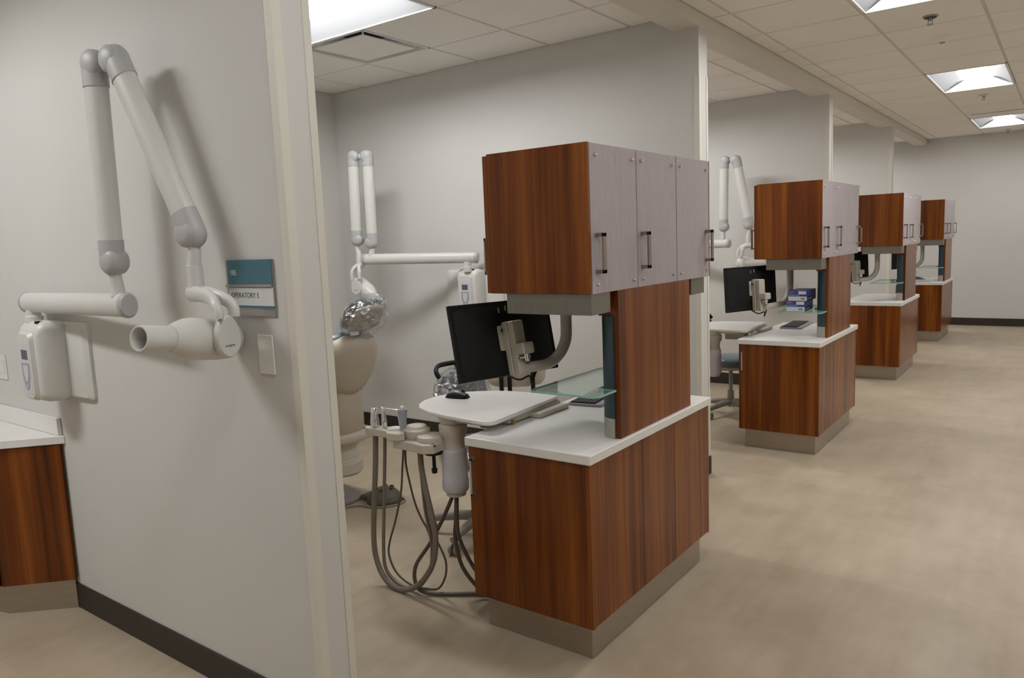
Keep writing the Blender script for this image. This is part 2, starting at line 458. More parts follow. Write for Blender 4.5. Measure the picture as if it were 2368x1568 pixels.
for i, a in enumerate(op_lights):
    lab = ['ceiling light over the bay with the room sign', 'ceiling light in the first dental bay, beside the square air diffuser', 'ceiling light in the second dental bay', 'ceiling light in the third dental bay', 'ceiling light in the farthest dental bay'][i]
    troffer(*a, lab, 'lens_bay')
# square plaque air diffusers
def diffuser(x0, x1, y0, y1, label):
    cx, cy = (x0 + x1) / 2, (y0 + y1) / 2; h = TILE / 2 - .002
    t = thing('air_diffuser', (cx, cy, ZC), label, 'air diffuser', 'square plaque air diffusers')
    f = MB()
    for (a, b, c, d) in ((-h, -h + .014, -h, h), (h - .014, h, -h, h), (-h, h, -h, -h + .014), (-h, h, h - .014, h)): f.box(a, b, c, d, -.003, .03)
    obj('frame', f, 'troffer', t, bevel=.002)
    c = MB(); R = .17; n = 32; q = h - .012
    inner = [c.bm.verts.new((R * math.cos(2 * PI * i / n), R * math.sin(2 * PI * i / n), .10)) for i in range(n)]
    def sq(a):
        x, y = math.cos(a), math.sin(a); m_ = max(abs(x), abs(y)); return (q * x / m_, q * y / m_, .03)
    outer = [c.bm.verts.new(sq(2 * PI * i / n)) for i in range(n)]
    for i in range(n): c.face([inner[i], inner[(i + 1) % n], outer[(i + 1) % n], outer[i]])
    obj('cone', c, 'troffer', t, smooth=30)
    d = MB(); d.cyl((0, 0, .095), (0, 0, .3), R, n=32); obj('duct', d, 'slot', t)
    pz = MB(); k = h - .072; pz.box(-k, k, -k, k, -.004, .004)
    obj('plaque', pz, 'ceil', t, bevel=.003)
    for s in ((-1, -1), (1, -1), (1, 1), (-1, 1)): pass
    hg = MB()
    for sx in (-1, 1):
        for sy in (-1, 1): hg.box(sx * (h - .08) - .004, sx * (h - .08) + .004, sy * (h - .08) - .004, sy * (h - .08) + .004, .004, .06)
    obj('hanger', hg, 'troffer', t)
for i, a in enumerate(op_diff):
    diffuser(*a, ['square air diffuser above the bay with the room sign', 'square air diffuser with dark slots beside the first bay light', 'square air diffuser in the second dental bay', 'square air diffuser in the third dental bay'][i])
# slot diffuser in the corridor
t = thing('slot_diffuser', (.575, 8.76, ZC), 'narrow dark slot air diffuser just before the farthest corridor light', 'air diffuser')
mb = MB(); mb.box(-.27, .27, -.052, -.03, -.006, .006); mb.box(-.27, .27, .03, .052, -.006, .006); mb.box(-.29, -.27, -.052, .052, -.006, .006); mb.box(.27, .29, -.052, .052, -.006, .006)
obj('frame', mb, 'troffer', t, bevel=.002)
mb = MB(); mb.box(-.27, .27, -.03, .03, -.002, .003); obj('slot', mb, 'slot', t)
# sprinklers and detector
def sprinkler(x, y, dark, label):
    t = thing('ceiling_sprinkler', (x, y, ZC), label, 'sprinkler', 'ceiling sprinkler heads')
    a = MB(); a.lathe([(.0, -.001), (.046, -.001), (.046, -.004), (.036, -.010), (.0, -.010)], (0, 0, 0)); obj('escutcheon', a, 'castgrey' if dark else 'tbar', t)
    if dark:
        b = MB(); b.cyl((0, 0, -.0102), (0, 0, -.0125), .036, n=24); obj('recess', b, 'slot', t)
    c = MB(); c.cyl((0, 0, -.01), (0, 0, -.032), .008, .006); c.box(-.014, -.010, -.003, .003, -.05, -.02); c.box(.010, .014, -.003, .003, -.05, -.02)
    c.box(-.014, .014, -.003, .003, -.026, -.02); c.cyl((0, 0, -.05), (0, 0, -.054), .018, .02); obj('deflector', c, 'castgrey', t)
sprinkler(.563, 3.42, True, 'ceiling sprinkler with dark ring nearest the camera')
sprinkler(.557, 7.195, False, 'ceiling sprinkler just beyond the middle corridor light')
sprinkler(.558, 10.95, False, 'ceiling sprinkler beyond the farthest corridor light')
t = thing('smoke_detector', (.549, 4.09, ZC), 'white dome smoke detector on the corridor ceiling', 'smoke detector')
mb = MB(); mb.lathe([(.0, 0), (.066, 0), (.066, -.010), (.055, -.022), (.03, -.038), (.0, -.038)], (0, 0, 0), n=32); obj('housing', mb, 'ceil', t)
mb = MB(); mb.lathe([(.0, -.0385), (.02, -.0385), (.018, -.044), (.0, -.045)], (0, 0, 0)); obj('sensor', mb, 'castgrey', t)

# ------------------------------------------------------------------ island cabinets (built once, then copied down the row)
def bar_handle(mb, x, y0, z0, z1, out, axis='x', s=.011, th=.008, sgn=1):
    """flat C handle standing 'out' from plane x (or y) along axis with sign sgn"""
    if axis == 'x':
        a = x; b = x + sgn * out; lo, hi = min(a, b), max(a, b)
        mb.box(lo, hi, y0 - s, y0 + s, z0, z0 + .014); mb.box(lo, hi, y0 - s, y0 + s, z1 - .014, z1)
        mb.box(min(b, b - sgn * th), max(b, b - sgn * th), y0 - s, y0 + s, z0, z1)
    else:
        a = y0; b = y0 + sgn * out; lo, hi = min(a, b), max(a, b)
        mb.box(x - s, x + s, lo, hi, z0, z0 + .012); mb.box(x - s, x + s, lo, hi, z1 - .012, z1)
        mb.box(x - s, x + s, min(b, b - sgn * th), max(b, b - sgn * th), z0, z1)
    return mb

def base_cabinet(loc, label):
    t = thing('base_cabinet', loc, label, 'cabinet', 'island base cabinets')
    b = MB(); b.box(-.536, -.022, .02, 1.081, .14, .7632); obj('body', b, 'wood', t)
    b = MB(); b.box(-.536, 0, 1.081, 1.099, .14, .7634); obj('end_panel', b, 'wood', t, bevel=.0008)
    b = MB(); b.box(-.018, 0, .0, .0195, .14, .7634); obj('edge_strip', b, 'wood', t, bevel=.0008)
    d = MB(); d.box(-.557, -.019, 0, .019, .14, .7634); o = obj('door', d, 'wood', t, bevel=.0008)
    h = MB(); bar_handle(h, -.527, 0, .565, .722, .03, 'y', .0045, .008, -1); obj('handle', h, 'nickel', o, bevel=.001)
    for ya, yb in ((.0215, .412), (.4145, .7205), (.723, 1.0805)):
        d = MB(); d.box(-.0215, -.001, ya, yb, .143, .761); obj('door', d, 'wood', t, bevel=.0008)
    for ya, yb in ((.021, .37), (.373, .725), (.728, 1.08)):
        d = MB(); d.box(-.557, -.537, ya, yb, .143, .761); o = obj('door', d, 'wood', t, bevel=.0008)
        h = MB(); bar_handle(h, -.557, (ya + yb) / 2, .70, .715, .025, 'x', .06, .008, -1); obj('handle', h, 'nickel', o, bevel=.001)
    k = MB(); k.box(-.525, -.032, .041, 1.06, 0, .1398); obj('toe_kick', k, 'toe', t, bevel=.0015)
    return t

def countertop(loc, label):
    mb = MB(); mb.box(-.568, .0107, -.0107, 1.11, .7634 - .80, 0)
    o = obj('countertop', mb, 'solid', None, bevel=.005, seg=3); o.location = (loc[0], loc[1], .80)
    return tag(o, label, 'countertop', 'white island countertops')

def divider(loc, label):
    t = thing('divider_panel', (loc[0], loc[1], .80), label, 'divider panel', 'upright dividers on the islands')
    b = MB(); b.box(-.0225, -.003, .246, .902, 0, .5655); obj('wood_panel', b, 'wood', t, bevel=.001)
    b = MB(); b.box(-.09, -.0225, .25, .90, .47, .5655); obj('wood_header', b, 'wood', t)
    def sect(z, g=0.):
        ring = []
        for i in range(13):
            a = PI / 2 * i / 12
            ring.append((-.0228 - (.064 + g) * math.sin(a), .276 - (.041 + g) * math.cos(a), z))
        ring += [(-.0868 - g, .62, z), (-.0228, .62, z)]
        return ring
    c = MB(); c.ring_loft([sect(.078), sect(.4695)]); obj('column', c, 'teal', t, smooth=25)
    c = MB(); c.ring_loft([sect(0, .001), sect(.078, .001)]); obj('column_foot', c, 'steel', t, smooth=25)
    return t

def shelf(loc, label):
    t = thing('glass_shelf', (loc[0], loc[1], .985), label, 'shelf', 'glass shelves on the island dividers')
    # L shaped pane passing in front of the divider column
    x0, x1, y0, y1, r = -.315, -.012, .085, .66, .03
    poly = []
    for (cx, cy, a0) in ((x0 + r, y0 + r, 180), (x1 - r, y0 + r, 270)):
        for k in range(7):
            a = math.radians(a0 + 15 * k); poly.append((cx + r * math.cos(a), cy + r * math.sin(a)))
    poly += [(x1, .2335), (-.0895, .2335), (-.0895, y1)]
    for k in range(7):
        a = math.radians(90 + 15 * k); poly.append((x0 + r + r * math.cos(a), y1 - r + r * math.sin(a)))
    mb = MB(); top = [mb.bm.verts.new((x, y, .008)) for x, y in poly]; bot = [mb.bm.verts.new((x, y, 0)) for x, y in poly]
    mb.slot = 0; mb.face(top); mb.face(bot[::-1]); mb.slot = 1
    for i in range(len(poly)):
        j = (i + 1) % len(poly); mb.face([bot[i], bot[j], top[j], top[i]])
    obj('pane', mb, ['glass', 'glassedge'], t, smooth=0)
    for y in (.33, .56):
        c = MB(); c.lathe([(.0, -.012), (.012, -.012), (.012, -.0005), (.0, -.0005)], (-.108, y, 0)); c.lathe([(.0, .0085), (.012, .0085), (.012, .013), (.007, .02), (.0, .021)], (-.108, y, 0))
        c.cyl((-.096, y, -.007), (-.088, y, -.007), .004); obj('clamp', c, 'chrome', t)
    return t

def upper_cabinet(loc, label):
    t = thing('upper_cabinet', (loc[0], loc[1], 1.367), label, 'cabinet', 'upper cabinets over the islands')
    H = .5238
    b = MB(); b.box(-.444, -.0275, .0525, 1.147, 0, H); obj('body', b, 'wood', t, bevel=.0008)
    for ya, yb in ((.0525, .066), (1.1395, 1.147)):
        b = MB(); b.box(-.0279, -.006, ya, yb, 0, H); obj('edge_panel', b, 'wood', t, bevel=.0008)
    ys = [(.0685, .4150), (.4215, .7780), (.7845, 1.1365)]
    for i, (ya, yb) in enumerate(ys):
        d = MB(); d.box(-.026, -.0055, ya, yb, -.001, H - .001); o = obj('resin_door', d, 'resin', t, bevel=.001)
        hy = ya + .036 if i < 2 else yb - .036
        h = MB(); bar_handle(h, -.0055, hy, .205 - .135, .213, .034, 'x', .0105, .008, 1); obj('handle', h, 'handle', o, bevel=.001)
        for sy in (ya + .036, yb - .036):
            for z in (.031, H - .041):
                s = MB(); s.lathe([(.0, 0), (.0058, 0), (.0058, .006), (.0045, .0085), (.0, .0088)], (-.0055, sy, z), (1, 0, 0), 12); obj('standoff_screw', s, 'nickel', o)
    for ya, yb in ((.0535, .416), (.419, .779), (.782, 1.146)):
        d = MB(); d.box(-.4645, -.446, ya, yb, .001, H - .006); o = obj('wood_door', d, 'wood', t, bevel=.0008)
        h = MB(); bar_handle(h, -.4645, ya + .04, .07, .213, .034, 'x', .0105, .008, -1); obj('handle', h, 'handle', o, bevel=.001)
    v = MB(); v.box(-.384, -.095, .075, 1.125, -.077, -.0003); v.box(-.384, -.012, .066, .205, -.0772, -.0003); v.box(-.384, -.03, .985, 1.135, -.0772, -.0003)
    obj('light_valance', v, 'valance', t, bevel=.002)
    return t

ORD = ['nearest', 'second', 'third', 'farthest']
bc = ct = dv = gs = uc = None
for i in range(4):
    loc = (0, i * P, 0)
    w = ORD[i]
    labs = dict(
        b=[ 'cherry wood island base cabinet nearest the camera, on a metal toe kick', 'cherry wood base cabinet of the second island, below the blue boxes', 'cherry wood base cabinet of the third island from the camera', 'cherry wood base cabinet of the farthest island, beside the far wall'][i],
        c=[ 'white countertop on the nearest island cabinet', 'white countertop on the second island, holding the uncovered black keyboard', 'white countertop on the third island, empty of any keyboard', 'white countertop on the farthest island'][i],
        d=[ 'wooden divider with teal column standing on the nearest island counter', 'wooden divider with teal column beside the stacked blue boxes', 'wooden divider with teal column on the third island', 'wooden divider with teal column on the farthest island'][i],
        g=[ 'green glass shelf over the nearest island counter', 'green glass shelf carrying the two blue boxes', 'empty green glass shelf on the third island', 'empty green glass shelf on the farthest island'][i],
        u=[ 'largest upper cabinet, with grey resin doors, over the nearest island', 'upper cabinet with grey resin doors above the blue boxes', 'upper cabinet with grey resin doors over the third island', 'smallest upper cabinet, over the farthest island near the far wall'][i])
    if i == 0:
        bc = base_cabinet(loc, labs['b']); ct = countertop(loc, labs['c']); dv = divider(loc, labs['d']); gs = shelf(loc, labs['g']); uc = upper_cabinet(loc, labs['u'])
    else:
        dup(bc, loc, labs['b']); dup(ct, (0, i * P, .80), labs['c']); dup(dv, (0, i * P, .80), labs['d']); dup(gs, (0, i * P, .985), labs['g']); dup(uc, (0, i * P, 1.367), labs['u'])

# ------------------------------------------------------------------ monitors on curved arms
def monitor(i, top, mloc, yaw, tilt, label):
    """monitor hanging from the valance on a J shaped tube; the root sits where the tube leaves the valance"""
    root = V((top[0], top[1] + i * P, 1.2895))
    t = thing('monitor', root, label, 'monitor', 'black computer monitors')
    R = Matrix.Rotation(yaw, 4, 'Z') @ Matrix.Rotation(tilt, 4, 'X')
    T = Matrix.Translation(V(mloc) - root) @ R
    W, H = .51, .315
    m = MB(); m.box(-W / 2, W / 2, 0, .016, -H / 2, H / 2, T); obj('bezel', m, 'blackm', t, bevel=.004)
    m = MB(); m.box(-W / 2 + .012, W / 2 - .012, .0161, .0168, -H / 2 + .014, H / 2 - .012, T); obj('screen', m, 'lcd', t)
    m = MB()
    a, b = [(x, z) for x, z in rrect(W - .03, H - .03, .03)], [(x * .62, z * .62) for x, z in rrect(W - .03, H - .03, .04)]
    m.ring_loft([[T @ V((x, -.0005, z)) for x, z in a], [T @ V((x, -.024, z)) for x, z in b]]); obj('rear_shell', m, 'black', t, bevel=.004)
    for (x, z) in ((-.03, .105), (.005, .112)):
        m = MB(); m.box(x, x + .003, -.0262, -.02, z, z + .022, T); obj('rear_mark', m, 'silver', t)
    m = MB(); m.prism([(x, z) for x, z in rrect(.105, .105, .008)], -.031, -.0245, T @ ROT_XZ); obj('mount_plate', m, 'armgrey', t, bevel=.001)
    m = MB(); m.box(-.034, .034, -.062, -.0312, -.160, .064, T); obj('slide_rail', m, 'armgrey', t, bevel=.005)
    m = MB(); m.box(-.030, .030, -.100, -.0622, -.05, .062, T); m.box(-.029, .029, -.150, -.0625, -.082, -.035, T); m.box(-.030, .030, -.104, -.0622, -.162, -.075, T)
    obj('clamp_body', m, 'armgrey', t, bevel=.009, seg=3)
    m = MB(); m.cyl(T @ V((-.0345, -.048, .03)), T @ V((-.046, -.048, .03)), .008); obj('adjuster', m, 'chrome', t)
    m = MB(); m.cyl(T @ V((0, -.124, -.0825)), T @ V((0, -.124, -.112)), .012); m.cyl(T @ V((-.034, -.116, -.094)), T @ V((.02, -.124, -.092)), .005); obj('clamp_screw', m, 'chrome', t)
    end = T @ V((0, -.100, -.136))
    h = V((-end.x, -end.y, 0)); L = h.length; hn = h.normalized()
    pts = [V((0, 0, 0)), V((0, 0, -.04))]; rad = min(.13, L * .9); zb = end.z
    for k in range(13):
        an = PI / 2 * k / 12; pts.append(-hn * (rad * (1 - math.cos(an))) + V((0, 0, zb + rad - rad * math.sin(an))))
    pts.append(end)
    m = MB(); m.tube(pts, .025, 16, w=.021); obj('arm_tube', m, 'armgrey', t, smooth=60)
    c = spline([T @ V((-.05, -.03, -.150)), T @ V((-.01, -.06, -.180)), T @ V((.03, -.08, -.172)), T @ V((.05, -.06, -.205)), T @ V((.085, -.05, -.165)), T @ V((.12, -.03, -.150))], 8)
    m = MB(); m.tube(c, .0042, 8); obj('cable', m, 'black', t)
    return t
monitor(0, (-.345, .42), (-.5426, .2574, 1.1636), 1.2676, -.2154, 'black monitor seen from behind, hanging on a curved arm by the nearest island')
monitor(1, (-.318, .41), (-.4797, 3.1117, 1.1634), 1.1614, -.06, 'black monitor seen from behind beside the blue boxes')
monitor(2, (-.28, .30), (-.515, .20 + 2 * P, 1.155), 1.05, -.06, 'black monitor partly hidden behind the second island divider')
monitor(3, (-.29, .32), (-.56, .20 + 3 * P, 1.13), 1.05, -.06, 'black monitor mostly hidden behind the third island divider')

# ------------------------------------------------------------------ keyboards and mice
def keyboard(loc, rz, label):
    t = thing('keyboard', loc, label, 'keyboard', 'computer keyboards', rz)
    m = MB(); m.prism(rrect(.46, .165, .012), 0, .012); obj('case', m, 'silver', t, bevel=.003)
    m = MB(); m.prism(rrect(.44, .125, .006, cy=.012), .012, .0145); obj('key_deck', m, 'black', t)
    m = MB()
    for r in range(6):
        for c in range(21):
            x = -.21 + c * .02; y = -.038 + r * .0195
            if r == 0 and 4 <= c <= 9: continue
            m.box(x - .008, x + .008, y - .0075, y + .0075, .0146, .019)
    m.box(-.21 + 4 * .02 - .008, -.21 + 9 * .02 + .008, -.0455, -.0305, .0146, .019)
    obj('keys', m, 'dgrey', t)
    return t
kb = keyboard((-.455, .90, .80), PI / 2 + .14, 'grey keyboard on the nearest counter, under the glass shelf')
dup(kb, (-.405, .90 + P, .80), 'dark keyboard lying uncovered on the second island counter', rz=PI / 2 + .06)
dup(kb, (-.42, .80 + 3 * P, .80), 'dark keyboard on the farthest island counter', rz=PI / 2 + .25)

def mouse(loc, rz, label):
    t = thing('computer_mouse', loc, label, 'computer mouse', 'black and grey computer mice', rz)
    prof = [(-.058, .010, .004), (-.054, .022, .014), (-.035, .030, .030), (-.005, .0305, .037), (.025, .029, .031), (.048, .0255, .019), (.056, .019, .009)]
    def ring(x, w, h, lo, hi):
        return [(x, w * math.cos(PI * k / 12), lo + (h - lo) * math.sin(PI * k / 12) ** .8 if h > lo else lo) for k in range(13)]
    m = MB(); m.ring_loft([[(x, yy, z) for (_, yy, z) in ring(x, w, h * .93, 0, 0)] for x, w, h in prof]); obj('shell', m, 'black', t, smooth=60)
    m = MB(); rows = []
    for x, w, h in prof[1:-1]: rows.append([(x + .002, w * .72 * math.cos(PI * (k / 12 * .8 + .1)), (h * .93) * (math.sin(PI * (k / 12 * .6 + .2)) ** .8) + .0022) for k in range(13)])
    m.ring_loft(rows, cap=False, closed=False); obj('top_cover', m, 'mouse', t, smooth=60)
    m = MB(); m.cyl((.030, -.0035, .0285), (.030, .0035, .0285), .009, n=16); obj('wheel', m, 'black', t)
    return t
ms = mouse((-.935, .385, .8502), .15, 'black and grey mouse on the white tray of the nearest island')
dup(ms, (-1.055, .60 + P, .8502), 'mouse at the edge of the second bay tray', rz=-.35)

# ------------------------------------------------------------------ assistant delivery units
def delivery_unit(loc, label, hoses=True):
    t = thing('delivery_unit', loc, label, 'dental unit', 'assistant delivery units')
    # D shaped white tray
    poly = []
    for (cx, cy, r, a0) in ((-.53, .105, .04, -90), (-.555, .60, .03, 0)):
        for k in range(7):
            a = math.radians(a0 + 15 * k); poly.append((cx + r * math.cos(a), cy + r * math.sin(a)))
    poly += [(-.70, .634), (-.80, .622), (-.90, .585), (-.985, .52), (-1.035, .44), (-1.055, .355), (-1.045, .27), (-1.01, .20), (-.955, .145), (-.87, .108), (-.76, .085), (-.64, .071)]
    m = MB(); m.prism(poly, .832, .85); obj('tray_top', m, 'solid', t, bevel=.006, seg=3)
    # post and canister
    m = MB(); m.lathe([(.0, .80), (.05, .80), (.062, .79), (.060, .755), (.047, .735), (.046, .688), (.0, .688)], (-.775, .16, 0), n=28); obj('post_collar', m, 'beige', t, smooth=35)
    m = MB(); m.cyl((-.775, .16, .8002), (-.775, .16, .8318), .055, .06, 24); m.box(-.72, -.58, .12, .20, .812, .8315); obj('post_head', m, 'beige', t, bevel=.003)
    m = MB(); m.lathe([(.0, .6875), (.054, .6875), (.056, .66), (.056, .55), (.059, .545), (.059, .515), (.056, .50), (.045, .49), (.043, .476), (.0, .476)], (-.775, .16, 0), n=28); obj('canister', m, 'canister', t, smooth=35)
    # support rail along the counter side of the tray, junction box below
    m = MB(); m.box(-.56, -.515, .22, .62, .806, .8315); m.box(-.52, -.47, .38, .62, .8005, .822); obj('support_arm', m, 'beige', t, bevel=.005)
    m = MB(); m.box(-.74, -.585, .30, .40, .745, .811); obj('junction_box', m, 'beige', t, bevel=.006)
    m = MB(); m.cyl((-.508, .235, .814), (-.508, .245, .814), .009); obj('fitting', m, 'brass', t)
    # swing arm block and holder bar
    blk = [(-1.04, .06), (-1.02, .035), (-.90, .03), (-.83, .02), (-.79, .05), (-.80, .17), (-.84, .20), (-.90, .19), (-.98, .15), (-1.03, .12)]
    m = MB(); m.prism(blk, .682, .7222); m.lathe([(.0, .680), (.062, .680), (.064, .69), (.064, .738), (.058, .745), (.0, .745)], (-.86, .11, 0), n=28); obj('swing_block', m, 'beige', t, bevel=.006, seg=3)
    m = MB(); m.lathe([(.0, .7225), (.056, .7225), (.060, .73), (.060, .758), (.05, .764), (.045, .774), (.0, .776)], (-.955, .12, 0), n=28); obj('pivot_cap', m, 'beige', t, smooth=30)
    hold = [(-1.205, .045), (-1.185, .03), (-1.09, .035), (-1.05, .03), (-1.03, .005), (-.965, .015), (-.955, .045), (-.99, .085), (-1.015, .11), (-.99, .16), (-1.01, .175), (-1.06, .14), (-1.10, .10), (-1.195, .095)]
    m = MB(); m.prism(hold, .7225, .757); obj('holder_bar', m, 'beige', t, bevel=.006, seg=3)
    m = MB(); m.lathe([(.0, .7572), (.032, .7572), (.032, .763), (.0, .765)], (-1.045, .075, 0)); obj('holder_disc', m, 'white', t)
    m = MB(); m.lathe([(.0, .6795), (.058, .6795), (.04, .662), (.018, .655), (.0, .655)], (-.85, .11, 0)); obj('underside_valve', m, 'black', t)
    m = MB(); m.cyl((-.85, .11, .6545), (-.85, .11, .595), .008); m.cyl((-.85, .11, .595), (-.85, .11, .575), .014, .011); obj('hanging_valve', m, 'blackm', t)
    m = MB(); m.cyl((-.80, .06, .715), (-.80, .045, .715), .012); obj('valve_knob', m, 'chrome', t)
    if hoses:
        for k, pts in enumerate([[(-.765, .15, .476), (-.77, .15, .36), (-.765, .15, .29), (-.735, .165, .20), (-.69, .19, .11), (-.62, .22, .03), (-.53, .26, .012)],
                                 [(-.775, .16, .476), (-.785, .16, .36), (-.795, .16, .27), (-.77, .17, .14), (-.70, .20, .04), (-.63, .22, .012), (-.53, .29, .012)],
                                 [(-.785, .15, .476), (-.84, .14, .365), (-.91, .12, .24), (-.975, .09, .135), (-.98, .08, .06), (-.94, .08, .02), (-.86, .12, .011), (-.72, .21, .011), (-.53, .32, .011)]]):
            m = MB(); m.tube(spline(pts, 10), .009, 10); obj('supply_hose', m, 'hoselight', t, smooth=60)
    else:
        m = MB(); m.tube(spline([(-.80, .15, .476), (-.80, .12, .30), (-.80, .08, .10), (-.79, .06, .012), (-.82, .02, .008), (-.95, .10, .008), (-1.1, .3, .008)], 10), .005, 8); obj('supply_hose', m, 'hose', t, smooth=60)
    return t
du = delivery_unit((0, 0, 0), 'beige assistant unit with white tray, at the nearest island')
delivery_unit((-.05, P + .04, 0), 'beige assistant unit with white tray, at the second island', False)

HS = 1.25
def handpiece(name, loc, tip, hose, r, label, cat, group=None):
    t = thing(name, loc, label, cat, group)
    o = V(loc); k_ = HS
    if cat == 'syringe':
        m = MB(); m.lathe([(.0, 0), (.016, 0), (.0155, .03), (.021, .08), (.0215, .09), (.0, .091)], (0, 0, 0)); obj('body', m, 'xgrey', t)
        m = MB(); m.ball((0, 0, .095), .012); obj('button', m, 'white', t)
        m = MB(); m.tube(spline([(-.012, 0, .080), (-.03, -.002, .083), (-.115, -.01, .086)], 5), .0036, 8); m.tube([(-.008, -.012, .02), (-.018, -.008, .05), (-.028, -.002, .082)], .0036, 8); m.ball((-.117, -.0102, .0865), .006); obj('nozzle', m, 'chrome', t)
    else:
        m = MB(); m.lathe([(.0, 0), (.018 * r, 0), (.0185 * r, .02), (.015 * r, .055), (.012 * r, .085), (.009 * r, .089), (.0, .089)], (0, 0, 0)); obj('body', m, 'chrome', t)
        m = MB(); m.tube([(.0, -.016 * r, .02), (.012, -.022 * r, .03), (.016, -.02 * r, .045)], .003, 8); obj('lever', m, 'chrome', t)
    m = MB(); m.tube([V(p) - o for p in spline(hose, 12)], .0118 * r if cat != 'syringe' else .0048, 12); obj('hose', m, 'hose' if cat != 'syringe' else 'hoselight', t, smooth=60)
    return t
handpiece('suction_handpiece', (-1.165, .07, .7575), None, [(-1.165, .07, .722), (-1.18, .07, .566), (-1.203, .07, .40), (-1.222, .07, .234), (-1.216, .068, .134), (-1.172, .06, .056), (-1.107, .055, .0165), (-1.028, .05, .0165), (-.947, .05, .052), (-.875, .055, .125), (-.835, .06, .205), (-.825, .065, .30), (-.843, .07, .39), (-.878, .075, .513), (-.90, .08, .609), (-.90, .08, .684)], 1.1,
          'thick grey suction hose and chrome tip, leftmost in the holder', 'suction handpiece')
handpiece('saliva_ejector', (-1.115, .08, .7575), None, [(-1.115, .08, .722), (-1.13, .08, .57), (-1.155, .08, .344), (-1.172, .08, .173), (-1.165, .078, .08), (-1.12, .085, .025), (-1.03, .085, .011), (-.955, .085, .04), (-.895, .09, .121), (-.878, .095, .208), (-.885, .10, .282), (-.908, .10, .391), (-.918, .10, .516), (-.922, .10, .603), (-.925, .10, .684)], .7,
          'thin grey suction hose and chrome tip, second in the holder', 'saliva ejector')
handpiece('air_water_syringe', (-1.005, .09, .7575), None, [(-1.02, .10, .684), (-1.036, .10, .58), (-1.055, .10, .46), (-1.10, .10, .32), (-1.148, .10, .205), (-1.16, .10, .135), (-1.13, .11, .054), (-1.057, .12, .010), (-.96, .13, .007), (-.88, .125, .03), (-.83, .12, .10), (-.817, .115, .17), (-.838, .115, .22), (-.875, .115, .27), (-.937, .115, .328), (-.982, .113, .409), (-1.012, .112, .519), (-1.024, .11, .60), (-1.018, .11, .684)], 1,
          'angled air and water syringe standing behind the holder disc', 'syringe')

